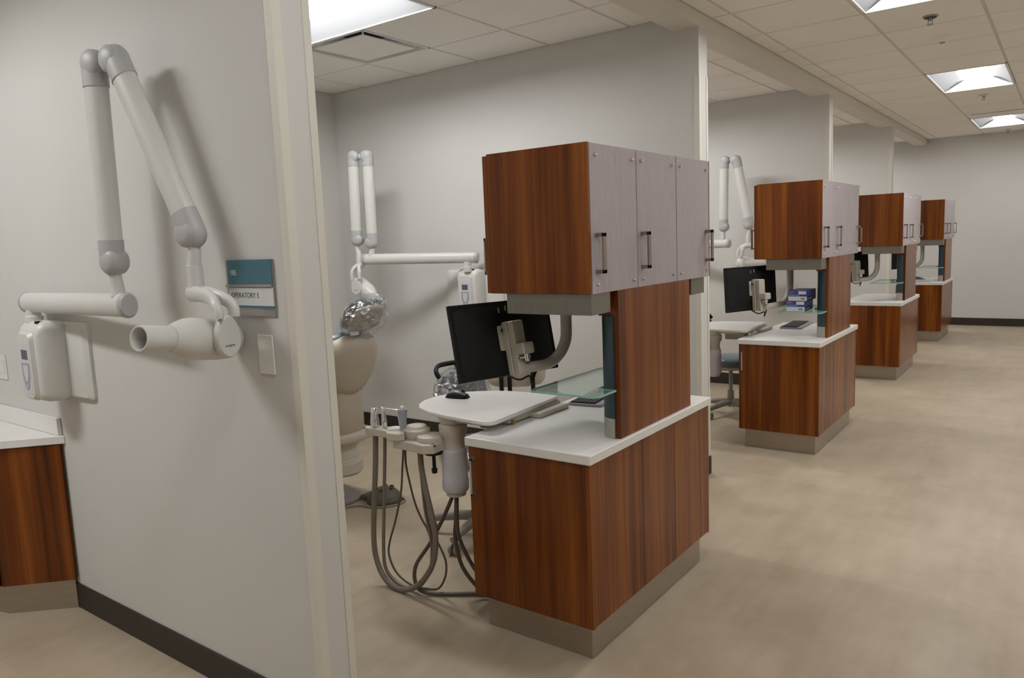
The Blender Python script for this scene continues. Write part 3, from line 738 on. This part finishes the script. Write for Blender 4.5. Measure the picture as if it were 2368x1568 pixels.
# ------------------------------------------------------------------ wall mounted x-ray units
def xray(wy, bx, box_dz, pl, pivot, aend, J1, E1, E2, J2, neck, head_c, h_ax, n_ax, label):
    """wy wall face; everything in world space, root at the wall plate"""
    root = V((bx, wy, 1.0 + box_dz)); t = thing('xray_machine', root, label, 'dental x-ray machine', 'wall mounted dental x-ray machines')
    w = lambda p: V(p) - root
    m = MB(); cx = (pl[0] + pl[1]) / 2 - bx
    poly = rrect(pl[1] - pl[0], .318, .02, cx=cx, cy=.15)
    inner = [(cx + (x - cx) * .90, .15 + (z - .15) * .93) for x, z in poly]
    m.ring_loft([[(x, 0, z) for x, z in poly], [(x, -.012, z) for x, z in poly], [(x, -.024, z) for x, z in inner]]); obj('mount_plate', m, 'xray', t, smooth=30)
    # control box
    m = MB(); rings = []
    for y, ww, z0, z1, r in ((-.0241, .20, -.012, .312, .03), (-.065, .21, -.016, .320, .035), (-.095, .20, -.014, .318, .035), (-.118, .178, -.006, .300, .03), (-.130, .16, .004, .275, .03)):
        rings.append([(x, y, z) for x, z in rrect(ww, z1 - z0, r, 6, cy=(z0 + z1) / 2)])
    m.ring_loft(rings); box = obj('control_box', m, 'xray', t, smooth=50)
    m = MB(); rings = []
    for y, ww, z0, z1, r in ((-.1298, .130, -.006, .280, .03), (-.146, .114, .006, .270, .028)): rings.append([(x, y, z) for x, z in rrect(ww, z1 - z0, r, 6, cy=(z0 + z1) / 2)])
    m.ring_loft(rings); obj('front_panel', m, 'xray', box, smooth=30)
    m = MB(); m.box(-.028, .028, -.1475, -.1458, .165, .205); obj('display', m, 'lcd', box)
    m = MB(); m.prism([(x, z) for x, z in rrect(.090, .215, .014, cy=.125)], -.1468, -.1459, ROT_XZ); obj('keypad', m, 'xpad', box)
    m = MB(); m.prism([(-.037, .150), (.037, .150), (.035, .10), (.018, .048), (0, .036), (-.018, .048), (-.035, .10)], -.1475, -.1466, ROT_XZ); obj('keypad_shield', m, 'xgrey', box)
    m = MB(); m.prism([(-.024, .142), (.024, .142), (.021, .105), (.009, .074), (-.009, .074), (-.021, .105)], -.1482, -.1472, ROT_XZ); m.prism([(x, z) for x, z in rrect(.010, .018, .0035, cy=.057)], -.1482, -.1472, ROT_XZ); obj('keypad_buttons', m, 'xpad', box)
    m = MB(); m.box(.034, .060, -.108, -.088, .309, .3195); obj('indicator_window', m, 'black', box)
    # pivot
    p = w(pivot); m = MB(); m.lathe([(.0, .30), (.034, .30), (.034, .335), (.028, .34), (.028, p.z - .03), (.0, p.z - .03)], (p.x, p.y, 0)); obj('pivot_post', m, 'xray', t)
    a, b = w(pivot), w(aend); d = (b - a).normalized(); a2 = a - d * .06; b2 = b + d * .05; up = (0, 0, 1)
    def oval(mb, q0, q1, rz=.041, ry=.028, k=24): 
        dd = (q1 - q0).normalized(); u = V((0, 0, 1)); u = (u - dd * u.dot(dd)).normalized() if abs(dd.z) < .9 else None
        mb.tube([q0, q1], rz, k, w=ry, up=up)
    m = MB(); m.tube([a2, b2], .041, 24, w=.030, up=up); obj('horizontal_arm', m, 'xray', t, smooth=40)
    for q, s in ((a2, -1), (b2, 1)):
        m = MB(); m.tube([q + d * s * .0002, q + d * s * .018, q + d * s * .027], .042, 24, w=.031, up=up, taper=[1.03, 1.03, .86]); obj('arm_cap', m, 'xcap', t, smooth=30)
    # lower and upper arms
    j1, e1, e2, j2, nk = map(w, (J1, E1, E2, J2, neck))
    side = V(((e2 - e1).x, (e2 - e1).y, 0)).normalized()
    nrm = side.cross(V((0, 0, 1)))
    m = MB(); m.tube([b + V((0, 0, .03)), V((b.x, b.y, b.z)) + V((0, 0, .045)), j1 - V((0, 0, .03)), j1], .022, 18, taper=[1.15, 1.0, .98, .9]); obj('base_neck', m, 'xray', t, smooth=40)
    for (q0, q1) in ((j1, e1), (j2, e2)):
        dd = (q1 - q0).normalized(); sd = dd.cross(nrm)
        m = MB(); m.tube([q0 + dd * .062, q1 - dd * .062], .043, 24, w=.034, up=side); obj('scissor_arm', m, 'xray', t, smooth=40)
        for q, s in ((q0, 1), (q1, -1)):
            m = MB(); prof = []; pts = []; tp = []
            for k in range(8):
                an = PI / 2 * k / 7; pts.append(q - dd * s * .048 * math.cos(an)); tp.append(max(.04, math.sin(an)))
            pts += [q + dd * s * .05, q + dd * s * .072]; tp += [1., 1.]
            m.tube(pts, .0455, 24, w=.037, up=side, taper=tp)
            m.lathe([(.0, -.038), (.022, -.037), (.036, -.032), (.043, -.024), (.0445, -.008), (.0445, .008), (.043, .024), (.036, .032), (.022, .037), (.0, .038)], q + (e2 - e1).normalized() * (.010 if q0 is j1 else -.010), nrm, 24)
            obj('joint_cap', m, 'xcap', t, smooth=45)
    m = MB(); m.tube([e1, e2], .020, 12, w=.011, up=(0, 0, 1)); obj('elbow_link', m, 'xray', t)
    # neck and yoke
    c = w(head_c); h = V(h_ax).normalized(); n = V(n_ax).normalized(); pv = c + n * .078
    m = MB(); m.tube([j2 - V((0, 0, .01)), j2 - V((0, 0, .06)), nk + V((0, 0, .09)), nk + V((0, 0, .088)), nk + V((0, 0, .03)), nk], .024, 20, taper=[.72, .8, .86, 1.0, 1.02, 1.05]); obj('head_neck', m, 'xray', t, smooth=40)
    mid = V((pv.x, pv.y, nk.z))
    tang = n.cross(V((0, 0, 1)))
    if (h.x * tang.x + h.y * tang.y) < 0: tang = -tang
    arc = bez(nk + V((0, 0, .0)) - (mid - nk).normalized() * .02, nk + (mid - nk) * .75, pv + V((0, 0, (nk.z - pv.z) * .85)) + n * .012, pv + V((0, 0, .068)) + n * .006, 14)
    m = MB(); 
    for s in (-1, 1):
        pts = [q + tang * s * (.012 + .020 * max(0., min(1., (k - 4) / 6.))) for k, q in enumerate(arc)]
        m.tube(pts, .015, 16, w=.0205, up=n, taper=[1.25 - .25 * min(1, k / 8.) for k in range(15)])
    obj('yoke', m, 'xray', t, smooth=60)
    m = MB(); rings = []
    U = V((0, 0, 1))
    drop = []
    for k in range(28):
        an = 2 * PI * k / 28; rx = .045; zz = math.sin(an) * (.075 if math.sin(an) > 0 else .055)
        drop.append((rx * math.cos(an) * (1 if zz < 0 else 1), zz))
    for o_, sc_ in ((-.012, .93), (-.004, 1.), (.008, 1.), (.014, .92)): rings.append([pv + n * o_ + tang * x * sc_ + U * z * sc_ for x, z in drop])
    m.ring_loft(rings); yk = obj('yoke_plate', m, 'xray', t, smooth=30)
    MT = Matrix.Translation(pv + n * .0142) @ Matrix((( (U.cross(n)).x, U.x, n.x, 0), ((U.cross(n)).y, U.y, n.y, 0), ((U.cross(n)).z, U.z, n.z, 0), (0, 0, 0, 1))) @ Matrix.Translation((-.021, -.02, 0))
    text_mesh('maker_mark', 'progeny', .0115, MT, 'ink', yk, .0003)
    # tube head and cone
    m = MB(); m.lathe([(.0, -.115), (.03, -.112), (.05, -.098), (.061, -.07), (.064, -.03), (.064, .07), (.061, .09), (.052, .115), (.043, .132), (.040, .145), (.0, .145)], c, h, 32); obj('tube_head', m, 'xray', t, smooth=50)
    m = MB(); m.lathe([(.0375, .1451), (.0375, .24), (.036, .244), (.032, .244), (.031, .234), (.031, .15), (.0, .15)], c, h, 32); obj('beam_cone', m, 'xray', t, smooth=40)
    m = MB(); m.cyl(c + n * .05, c + n * .067, .022); obj('head_pivot', m, 'xcap', t)
    return t
xray(WA, -2.085, 0, (-2.26, -1.815), (-2.13, -.90, 1.392), (-1.255, -.967, 1.402), (-1.262, -.972, 1.55), (-1.247, -.970, 2.189), (-1.135, -.953, 2.189), (-.86, -.911, 1.627), (-.868, -.912, 1.44),
     (-.775, -.945, 1.303), (.20, -.97, .14), (.97, .20, 0), 'large white folding x-ray arm nearest the camera, beside the room sign')
W1 = WA + P
xray(W1, -2.30, .055, (-2.59, -2.04), (-2.285, W1 - .12, 1.46), (-2.985, 1.818, 1.475), (-2.972, 1.822, 1.60), (-2.968, 1.824, 2.25), (-3.08, 1.780, 2.255), (-3.093, 1.775, 1.627), (-3.084, 1.778, 1.43),
     (-3.085, 1.795, 1.262), (.86, -.06, -.50), (.25, -.97, 0), 'white x-ray arm folded upright in the first bay, behind the dental chair')
W2 = WA + 2 * P
xray(W2, -2.28, .06, (-2.52, -2.04), (-2.285, W2 - .12, 1.455), (-1.395, 1.91 + P, 1.463), (-1.387, 1.9 + P, 1.624), (-1.375, 1.9 + P, 2.256), (-1.256, 1.9 + P, 2.253), (-1.132, 1.9 + P, 1.633), (-1.14, 1.9 + P, 1.44),
     (-1.165, 1.95 + P, 1.264), (.80, .45, -.05), (-.62, -.78, 0), 'white x-ray arm in the second bay, partly hidden by the second upper cabinet')

# ------------------------------------------------------------------ sign, plates on the near partition
t = thing('room_sign', (-.829, WA, 1.364), 'teal and white room sign reading 185 OPERATORY 5', 'sign')
S = lambda x0, x1, z0, z1, y0, y1: MB().box(x0, x1, -y1, -y0, z0, z1)
obj('backplate', S(0, .242, 0, .176, 0, .006), 'signmetal', t, bevel=.0008)
obj('number_panel', S(.014, .24, .100, .175, .006, .010), 'signteal', t, bevel=.0006)
obj('rail', S(.004, .238, .091, .098, .006, .014), 'signmetal', t, bevel=.0012)
obj('name_panel', S(.014, .24, .033, .089, .006, .0095), 'signwhite', t, bevel=.0006)
obj('teal_strip', S(.014, .24, .0255, .033, .006, .010), 'signteal', t, bevel=.0006)
FR = Matrix.Rotation(PI / 2, 4, 'X')
text_mesh('number_text', '185', .0245, Matrix.Translation((.030, -.0102, .1275)) @ FR, 'inkw', t, .0003, .92)
text_mesh('name_text', 'OPERATORY 5', .0235, Matrix.Translation((.026, -.0097, .0575)) @ FR, 'ink', t, .0003, .95)

t = thing('wall_plate', (-.6535, WA, 1.245), 'blank white wall plate below the room sign', 'wall plate')
mb = MB(); mb.box(-.0385, .0385, -.0065, 0, -.062, .062); obj('cover', mb, 'white', t, bevel=.003)
for z in (-.042, .042):
    mb = MB(); mb.lathe([(.0, 0), (.0035, 0), (.0025, .0015), (.0, .0016)], (0, -.0064, z), (0, -1, 0), 12); obj('screw', mb, 'white', t)
t = thing('wall_outlet', (-2.76, WA, 1.068), 'white wall outlet at the left edge, above the side counter', 'outlet')
mb = MB(); mb.box(-.06, .06, -.006, 0, -.06, .06); obj('cover', mb, 'white', t, bevel=.003)
for x in (-.028, .028):
    mb = MB(); mb.box(x - .017, x + .017, -.0085, -.0061, -.034, .034); obj('socket', mb, 'signwhite', t, bevel=.001)

# ------------------------------------------------------------------ side cabinet with clipped corner at the left
CT0 = [(-2.185, WA), (-2.385, -1.075), (-2.72, -1.20), (-3.75, -1.20), (-3.75, WA)]
t = thing('side_cabinet', (-2.9, WA, 0), 'cherry wood side cabinet with clipped corner at the left edge', 'cabinet')
sh = lambda pts: [(x + 2.9, y - WA) for x, y in pts]
WB = WA - .010
cab = [(-2.173, WB), (-2.395, -1.06), (-2.75, -1.16), (-3.75, -1.16), (-3.75, WB)]
def inset(pts, dx, dy): return [(x - dx if i in (0, 1, 2) else x, y + dy if i in (1, 2, 3) else y) for i, (x, y) in enumerate(pts)]
mb = MB(); mb.prism(sh(inset(cab, .012, .012)), .141, .763); obj('body', mb, 'wood', t)
def panel_on(p, q, z0, z1, th, e0, e1):
    p, q = V((p[0] + 2.9, p[1] - WA, 0)), V((q[0] + 2.9, q[1] - WA, 0)); d = (q - p).normalized(); n_ = V((d.y, -d.x, 0))
    if n_.y > 0: n_ = -n_
    a, b = p + d * e0, q - d * e1; m_ = MB()
    m_.ring_loft([[a + V((0, 0, z)), b + V((0, 0, z)), b - n_ * th + V((0, 0, z)), a - n_ * th + V((0, 0, z))] for z in (z0, z1)]); return m_
obj('corner_panel', panel_on(cab[0], cab[1], .141, .761, .018, .012, .004), 'wood', t, bevel=.001)
obj('door', panel_on(cab[1], cab[2], .141, .761, .018, .010, .003), 'wood', t, bevel=.001)
obj('door', panel_on(cab[2], cab[3], .141, .761, .018, .003, .5), 'wood', t, bevel=.001)
mb = MB(); mb.prism(sh([(-2.205, WB), (-2.42, -1.035), (-2.76, -1.115), (-3.75, -1.115), (-3.75, WB)]), 0, .1408); obj('toe_kick', mb, 'toe', t)
top = thing('side_countertop', (-2.9, WA, .765), 'white side counter with backsplash under the nearest x-ray box', 'countertop')
mb = MB(); mb.prism(sh([(-2.163, WA - .001), (-2.385, -1.083), (-2.75, -1.185), (-3.75, -1.185), (-3.75, WA - .001)]), 0, .037); obj('slab', mb, 'solid', top, bevel=.004)
mb = MB(); mb.box(-3.75 + 2.9, -2.18 + 2.9, -.02, -.001, .0372, .115); obj('backsplash', mb, 'solid', top, bevel=.004)

# ------------------------------------------------------------------ dental chair in the first bay (seen from behind)
def dental_chair(loc, label):
    t = thing('dental_chair', loc, label, 'dental chair')
    # local: +x towards the head end, y across
    def loft(rows, mat, name, flat=False):
        m = MB(); m.ring_loft(rows); return obj(name, m, mat, t, smooth=50)
    def slab(cx, z, hw, th, ang, bulge=.0, n=28, pw=3.0):
        c, s = math.cos(ang), math.sin(ang); ring = []
        for k in range(n):
            a = 2 * PI * k / n; ca, sa = math.cos(a), math.sin(a)
            y = hw * math.copysign(abs(ca) ** (2 / pw), ca); d = th * math.copysign(abs(sa) ** (2 / pw), sa)
            d += -bulge * (y / hw) ** 2 if hw else 0
            ring.append((cx + d * c, y, z - d * s)); 
        return ring
    rec = .30
    rows = []
    for f, hw, th in ((0, .06, .012), (.03, .10, .028), (.12, .15, .04), (.3, .19, .046), (.55, .205, .046), (.72, .205, .042), (.84, .185, .038), (.93, .14, .028), (1., .07, .010)):
        L = f * .36; rows.append(slab(-.055 + L * math.sin(rec) + .045, .705 + L * math.cos(rec), hw, th, rec, .05))
    loft(rows, 'beige2', 'back_shell')
    rows = []
    for f, hw, th in ((0, .10, .012), (.05, .17, .03), (.25, .215, .04), (.55, .235, .042), (.74, .232, .04), (.86, .205, .036), (.95, .15, .028), (1., .075, .012)):
        L = f * .42; rows.append(slab(-.125 + L * math.sin(rec) + .05, .67 + L * math.cos(rec), hw, th, rec, .04))
    loft(rows, 'blue', 'back_cushion')
    # lower upright
    rows = []
    for z, hw, th, x in ((.468, .095, .06, -.06), (.50, .105, .07, -.06), (.62, .105, .065, -.055), (.70, .095, .055, -.045), (.735, .08, .04, -.035)):
        rows.append([(x + th * math.copysign(abs(math.sin(a)) ** .6, math.sin(a)), hw * math.copysign(abs(math.cos(a)) ** .6, math.cos(a)), z) for a in [2 * PI * k / 28 for k in range(28)]])
    loft(rows, 'beige2', 'back_bracket')
    # seat and leg rest
    m = MB(); rings = []
    for x, hw, z, th in ((-.12, .19, .50, .04), (-.22, .225, .50, .06), (-.45, .235, .485, .06), (-.75, .21, .46, .055), (-1.05, .18, .43, .05), (-1.25, .15, .42, .04), (-1.3, .10, .42, .02)):
        rings.append([(x, hw * math.copysign(abs(math.cos(a)) ** .7, math.cos(a)), z + th * math.copysign(abs(math.sin(a)) ** .7, math.sin(a))) for a in [2 * PI * k / 28 for k in range(28)]])
    m.ring_loft(rings); obj('seat_cushion', m, 'blue', t, smooth=50)
    # rounded beige seat rail wrapping the head end
    m = MB(); m.tube(spline([(-.5, -.18, .425), (-.22, -.18, .425), (-.06, -.16, .43), (-.015, -.085, .435), (-.005, .0, .435), (-.015, .085, .435), (-.06, .16, .43), (-.22, .18, .425), (-.5, .18, .425)], 8), .034, 14, w=.026); obj('seat_rail', m, 'beige', t, smooth=60)
    m = MB(); m.lathe([(.0, .20), (.12, .20), (.135, .215), (.135, .275), (.125, .285), (.125, .29), (.115, .30), (.115, .315), (.11, .325), (.105, .335), (.10, .355), (.12, .385), (.13, .41), (.0, .41)], (-.14, 0, 0), n=32); obj('lift_column', m, 'beige', t, smooth=30)
    m = MB(); m.lathe([(.0, .02), (.10, .02), (.085, .06), (.08, .20), (.0, .20)], (-.28, 0, 0), n=28); obj('pedestal', m, 'beige', t, smooth=30)
    m = MB(); m.prism([(-.11, -.10), (-.085, -.05), (-.085, .05), (-.11, .13), (-.18, .17), (-.5, .24), (-.95, .22), (-.95, -.22), (-.5, -.24), (-.20, -.17)], 0, .022); obj('base_plate', m, 'plate', t, bevel=.006)
    # headrest with its glide bar, tipped forward
    m = MB(); m.box(.045, .065, -.035, .035, 1.0, 1.14); obj('headrest_bar', m, 'chrome', t, bevel=.003)
    R = Matrix.Translation((.095, .045, 1.168)) @ Matrix.Rotation(.62, 4, 'Y')
    m = MB(); rings = []
    for z, hw, th in ((-.085, .05, .012), (-.075, .09, .022), (-.03, .125, .028), (.03, .125, .028), (.075, .10, .022), (.088, .06, .010)):
        rings.append([R @ V((.026 + th * math.sin(a), hw * math.cos(a), z)) for a in [2 * PI * k / 24 for k in range(24)]])
    m.ring_loft(rings); obj('headrest_shell', m, 'beige2', t, smooth=50)
    m = MB(); rings = []
    for z, hw, th in ((-.10, .06, .012), (-.088, .105, .026), (-.03, .142, .032), (.03, .142, .032), (.088, .115, .026), (.102, .07, .010)):
        rings.append([R @ V((-.020 + th * math.sin(a), hw * math.cos(a), z)) for a in [2 * PI * k / 24 for k in range(24)]])
    m.ring_loft(rings); obj('headrest_cushion', m, 'blue', t, smooth=50)
    m = MB(); m.cyl(R @ V((.05, -.035, -.01)), R @ V((.085, -.035, -.03)), .022, .018); m.cyl(R @ V((.05, .04, .0)), R @ V((.08, .04, -.01)), .035, .028); m.box(.04, .07, -.03, .03, -.05, -.01, R); obj('headrest_knob', m, 'beige2', t, bevel=.003)
    rnd = random.Random(3); m = MB(); rings = []
    for i in range(11):
        z = -.15 + i * .0285; f = math.sin(PI * (i + .9) / 12.4)
        rings.append([R @ V((.015 + (.045 + .045 * f + rnd.uniform(-.006, .006)) * math.sin(a), (.055 + .11 * f + rnd.uniform(-.007, .007)) * math.cos(a), z + rnd.uniform(-.004, .004))) for a in [2 * PI * k / 26 for k in range(26)]])
    m.ring_loft(rings); obj('plastic_cover', m, 'film', t, smooth=70)
    return t
dental_chair((-2.07, .73, 0), 'beige and blue dental chair with bagged headrest, behind the near wall edge')

# foot control
t = thing('foot_control', (-2.01, .885, 0), 'olive grey dome foot control on the floor by the dental chair', 'foot control')
mb = MB(); mb.lathe([(.0, .0), (.108, .0), (.108, .028), (.104, .032), (.0, .032)], (0, 0, 0), n=32); obj('base', mb, 'olive', t, bevel=.002)
mb = MB(); mb.lathe([(.0, .0325), (.100, .0325), (.092, .055), (.068, .078), (.03, .092), (.0, .094)], (0, 0, 0), n=32); obj('dome', mb, 'olive', t, smooth=50)
mb = MB(); mb.box(-.155, -.09, -.06, .03, .006, .035); obj('toe_lever', mb, 'olive', t, bevel=.008)
mb = MB()
for a in (.3, 1.2, 2.2, 4.4, 5.3):
    mb = MB(); mb.box(.052 * math.cos(a) - .012, .052 * math.cos(a) + .012, .052 * math.sin(a) - .007, .052 * math.sin(a) + .007, .078, .094); obj('grip_pad', mb, 'slot', t, bevel=.002)
mb = MB(); mb.tube(spline([(.05, .095, .008), (.115, .06, .007), (.12, -.03, .007), (.05, -.12, .007), (-.06, -.145, .007), (-.11, -.20, .007), (-.15, -.33, .007), (-.22, -.43, .007), (-.5, -.46, .007)], 8), .0055, 8); obj('hose', mb, 'plate', t, smooth=60)

# ------------------------------------------------------------------ assistant stools
def stool(loc, rz, label, wrapped):
    t = thing('assistant_stool', loc, label, 'stool', None, rz)
    # five legs with twin casters
    for k in range(5):
        a = 2 * PI * k / 5; c, s = math.cos(a), math.sin(a)
        m = MB(); m.tube([(.02 * c, .02 * s, .105), (.12 * c, .12 * s, .105), (.24 * c, .24 * s, .092), (.305 * c, .305 * s, .08)], .026, 12, w=.02, up=(0, 0, 1), taper=[1.15, 1.05, .9, .75]); lg = obj('leg', m, 'castgrey', t, smooth=60)
        m = MB(); q = V((.29 * c, .29 * s, .029)); sd = V((-s, c, 0))
        for w_ in (-1, 1): m.cyl(q + sd * w_ * .008, q + sd * w_ * .026, .029, n=20)
        m.cyl(q + V((0, 0, .0)), q + V((0, 0, .05)), .008); obj('caster', m, 'castgrey', lg, bevel=.004)
    m = MB(); m.cyl((0, 0, .09), (0, 0, .21), .03, .028); m.cyl((0, 0, .21), (0, 0, .40), .017); obj('gas_column', m, 'castgrey', t)
    m = MB(); m.tube([(.02, -.03, .40), (.06, -.10, .395), (.08, -.16, .37), (.08, -.165, .29)], .008, 10); m.cyl((.08, -.165, .285), (.08, -.165, .36), .012); obj('height_lever', m, 'black', t)
    m = MB(); m.lathe([(.0, .395), (.10, .395), (.165, .405), (.19, .425), (.19, .435), (.0, .435)], (0, 0, 0), n=32); obj('seat_pan', m, 'beige2' if not wrapped else 'black', t, smooth=40)
    m = MB(); m.lathe([(.0, .4352), (.19, .4352), (.208, .45), (.210, .475), (.195, .50), (.15, .512), (.0, .516)], (0, 0, 0), n=36); obj('seat', m, 'blue', t, smooth=50)
    # backrest bracket and pad on the +y side
    m = MB(); m.tube(spline([(0, .10, .40), (0, .20, .41), (0, .255, .48), (0, .26, .68)], 6), .012, 10, w=.02); obj('back_post', m, 'black', t, smooth=60)
    m = MB(); rings = []
    def pad(z, hw, th, cur=.35, off=0):
        ring = []
        for k in range(32):
            a = 2 * PI * k / 32; x = hw * math.copysign(abs(math.cos(a)) ** .8, math.cos(a)); d = th * math.sin(a)
            ring.append((x, .225 - cur * x * x + d + off, z))
        return ring
    for z, hw, th in ((.615, .08, .010), (.63, .115, .024), (.67, .14, .034), (.74, .15, .036), (.80, .138, .034), (.845, .11, .028), (.868, .07, .012)): rings.append(pad(z, hw, th))
    m.ring_loft(rings); obj('backrest', m, 'blue', t, smooth=50)
    m = MB(); m.tube(spline([(-.155, .15, .855), (-.16, .18, .888), (-.12, .25, .903), (-.05, .285, .905), (.04, .29, .905), (.10, .275, .90)], 8), .015, 10, w=.012); m.tube([(0, .288, .903), (0, .28, .68)], .012, 10); obj('body_support_arm', m, 'black', t, smooth=60)
    if wrapped:
        rnd = random.Random(8); m = MB(); rings = []
        for z, hw, th in ((.56, .10, .03), (.60, .14, .05), (.66, .165, .062), (.74, .172, .064), (.81, .158, .06), (.86, .125, .05), (.885, .07, .03)):
            rings.append([(x + rnd.uniform(-.006, .006), y + rnd.uniform(-.008, .008), z_ + rnd.uniform(-.005, .005)) for x, y, z_ in pad(z, hw, th)])
        m.ring_loft(rings); obj('plastic_wrap', m, 'film', t, smooth=75)
        m = MB(); rings = []
        for z, r_ in ((.40, .17), (.425, .212), (.47, .222), (.51, .205), (.528, .14), (.53, .02)):
            rings.append([((r_ + rnd.uniform(-.006, .006)) * math.cos(2 * PI * k / 36), (r_ + rnd.uniform(-.006, .006)) * math.sin(2 * PI * k / 36), z + rnd.uniform(-.004, .004)) for k in range(36)])
        m.ring_loft(rings); obj('seat_wrap', m, 'film', t, smooth=75)
    return t
stool((-1.146, .786, 0), 1.08, 'blue assistant stool still wrapped in clear plastic, behind the white tray', True)
stool((-.98, .98 + P, 0), 1.9, 'unwrapped blue stool in the second bay, beyond the assistant unit', False)

# guest chair glimpsed behind the nearest monitor
t = thing('guest_chair', (-1.71, 1.90, 0), 'beige chair with black frame glimpsed below the nearest monitor, its back to the camera', 'chair', None, PI + .64)
mb = MB(); rings = []
for z, hw, y in ((.60, .12, .0), (.612, .17, .0), (.65, .195, .003), (.74, .20, .012), (.84, .195, .026), (.89, .165, .034), (.905, .10, .036)):
    rings.append([(hw * math.copysign(abs(math.cos(a)) ** .6, math.cos(a)), y + .17 + .018 * math.sin(a) - .5 * (hw * math.cos(a)) ** 2, z) for a in [2 * PI * k / 28 for k in range(28)]])
mb.ring_loft(rings); obj('backrest', mb, 'beige', t, smooth=50)
mb = MB(); mb.prism(rrect(.42, .40, .08, cy=-.02), .43, .46); obj('seat', mb, 'beige', t, bevel=.008)
for (x, y) in ((-.17, -.17), (.17, -.17), (-.17, .16), (.17, .16)):
    mb = MB(); mb.tube([(x * 1.08, y * 1.08, 0), (x * .92, y * .92, .43)], .013, 10); obj('leg', mb, 'black', t)
for x in (.10, .045, -.11):
    mb = MB(); mb.tube([(x, .15, .428), (x, .20, .44), (x, .212, .60), (x, .222, .80)], .015, 10); obj('back_support', mb, 'black', t)

# ------------------------------------------------------------------ boxes on the second glass shelf
def carton(loc, rz, label):
    t = thing('glove_box', loc, label, 'box', 'blue and white supply boxes', rz)
    L, D, H = .128, .235, .0735
    m = MB(); m.box(0, L, 0, D, .0325, H); obj('lid', m, 'boxblue', t, bevel=.0008)
    m = MB(); m.box(0, L, 0, D, 0, .0322); obj('tray', m, 'boxdark', t, bevel=.0008)
    m = MB(); m.box(.0006, L - .0006, -.0006, -.0001, .0008, .0318); obj('white_band', m, 'boxwhite', t)
    m = MB()
    for k, w_ in enumerate((.002, .001, .0025, .001, .002, .003, .001, .002)): m.box(.087 + k * .0036, .087 + k * .0036 + w_, -.0011, -.0007, .008, .023)
    obj('barcode', m, 'boxdark', t)
    m = MB(); m.box(.0006, .068, -.0006, -.0001, .050, .0729); m.box(.0006, .05, -.00055, -.0001, .046, .05); obj('violet_print', m, 'boxpurple', t)
    m = MB(); m.box(.0006, .075, -.0007, -.0002, .036, .0455); obj('cyan_print', m, 'boxcyan', t)
    m = MB(); m.box(.070, .123, -.0011, -.0006, .047, .069); obj('paper_label', m, 'boxwhite', t)
    m = MB()
    for k in range(4): m.box(.005, .03 + .008 * (k % 3), -.001, -.0007, .0685 - k * .005, .0705 - k * .005)
    obj('print_lines', m, 'xgrey', t)
    m = MB(); m.box(L + .0001, L + .0006, .002, .09, .036, .071); obj('side_print', m, 'boxblue', t)
    m = MB()
    for k in range(6): m.box(L + .0001, L + .0007, .012 + k * .02, .018 + k * .02, .012, .019)
    obj('side_icons', m, 'boxwhite', t)
    return t
cb = carton((-.268, .15 + P, .9932), .03, 'lower of two blue and white boxes, resting on the glass shelf')
dup(cb, (-.255, .155 + P, .9932 + .0738), 'upper of two blue and white boxes, topmost of the stack', rz=.0)

# wall items glimpsed in the farther bays
t = thing('wall_outlet', (-.80, WA + 3 * P, 1.16), 'small black wall device behind the third island column', 'outlet')
mb = MB(); mb.box(-.035, .035, -.02, 0, -.06, .16); obj('housing', mb, 'black', t, bevel=.003)

# ------------------------------------------------------------------ light and camera
w = bpy.data.worlds.new('World'); SC.world = w; w.use_nodes = True
w.node_tree.nodes['Background'].inputs[0].default_value = (.5, .5, .5, 1); w.node_tree.nodes['Background'].inputs[1].default_value = .0

cam = bpy.data.cameras.new('camera'); co = bpy.data.objects.new('camera', cam); COL.objects.link(co)
cam.sensor_width = 36; cam.sensor_fit = 'HORIZONTAL'; cam.lens = 36 * 1735.11 / 2368; cam.clip_start = .05; cam.clip_end = 60
RX, RO, RZ = math.radians(82.67988441), math.radians(-2.36231986), math.radians(36.65870224)
co.matrix_world = Matrix.Translation((1.33697114, -2.22328937, 1.5585232)) @ Matrix.Rotation(RZ, 4, 'Z') @ Matrix.Rotation(RX, 4, 'X') @ Matrix.Rotation(RO, 4, 'Z')
SC.camera = co
SC.view_settings.view_transform = 'Standard'; SC.view_settings.look = 'None'; SC.view_settings.gamma = 1.; SC.view_settings.use_curve_mapping = False
SC.view_settings.exposure = 0.15
SC.cycles.max_bounces = 8; SC.cycles.diffuse_bounces = 5; SC.cycles.transparent_max_bounces = 12
SC.cycles.use_denoising = True
SC.cycles.caustics_reflective = False; SC.cycles.caustics_refractive = False
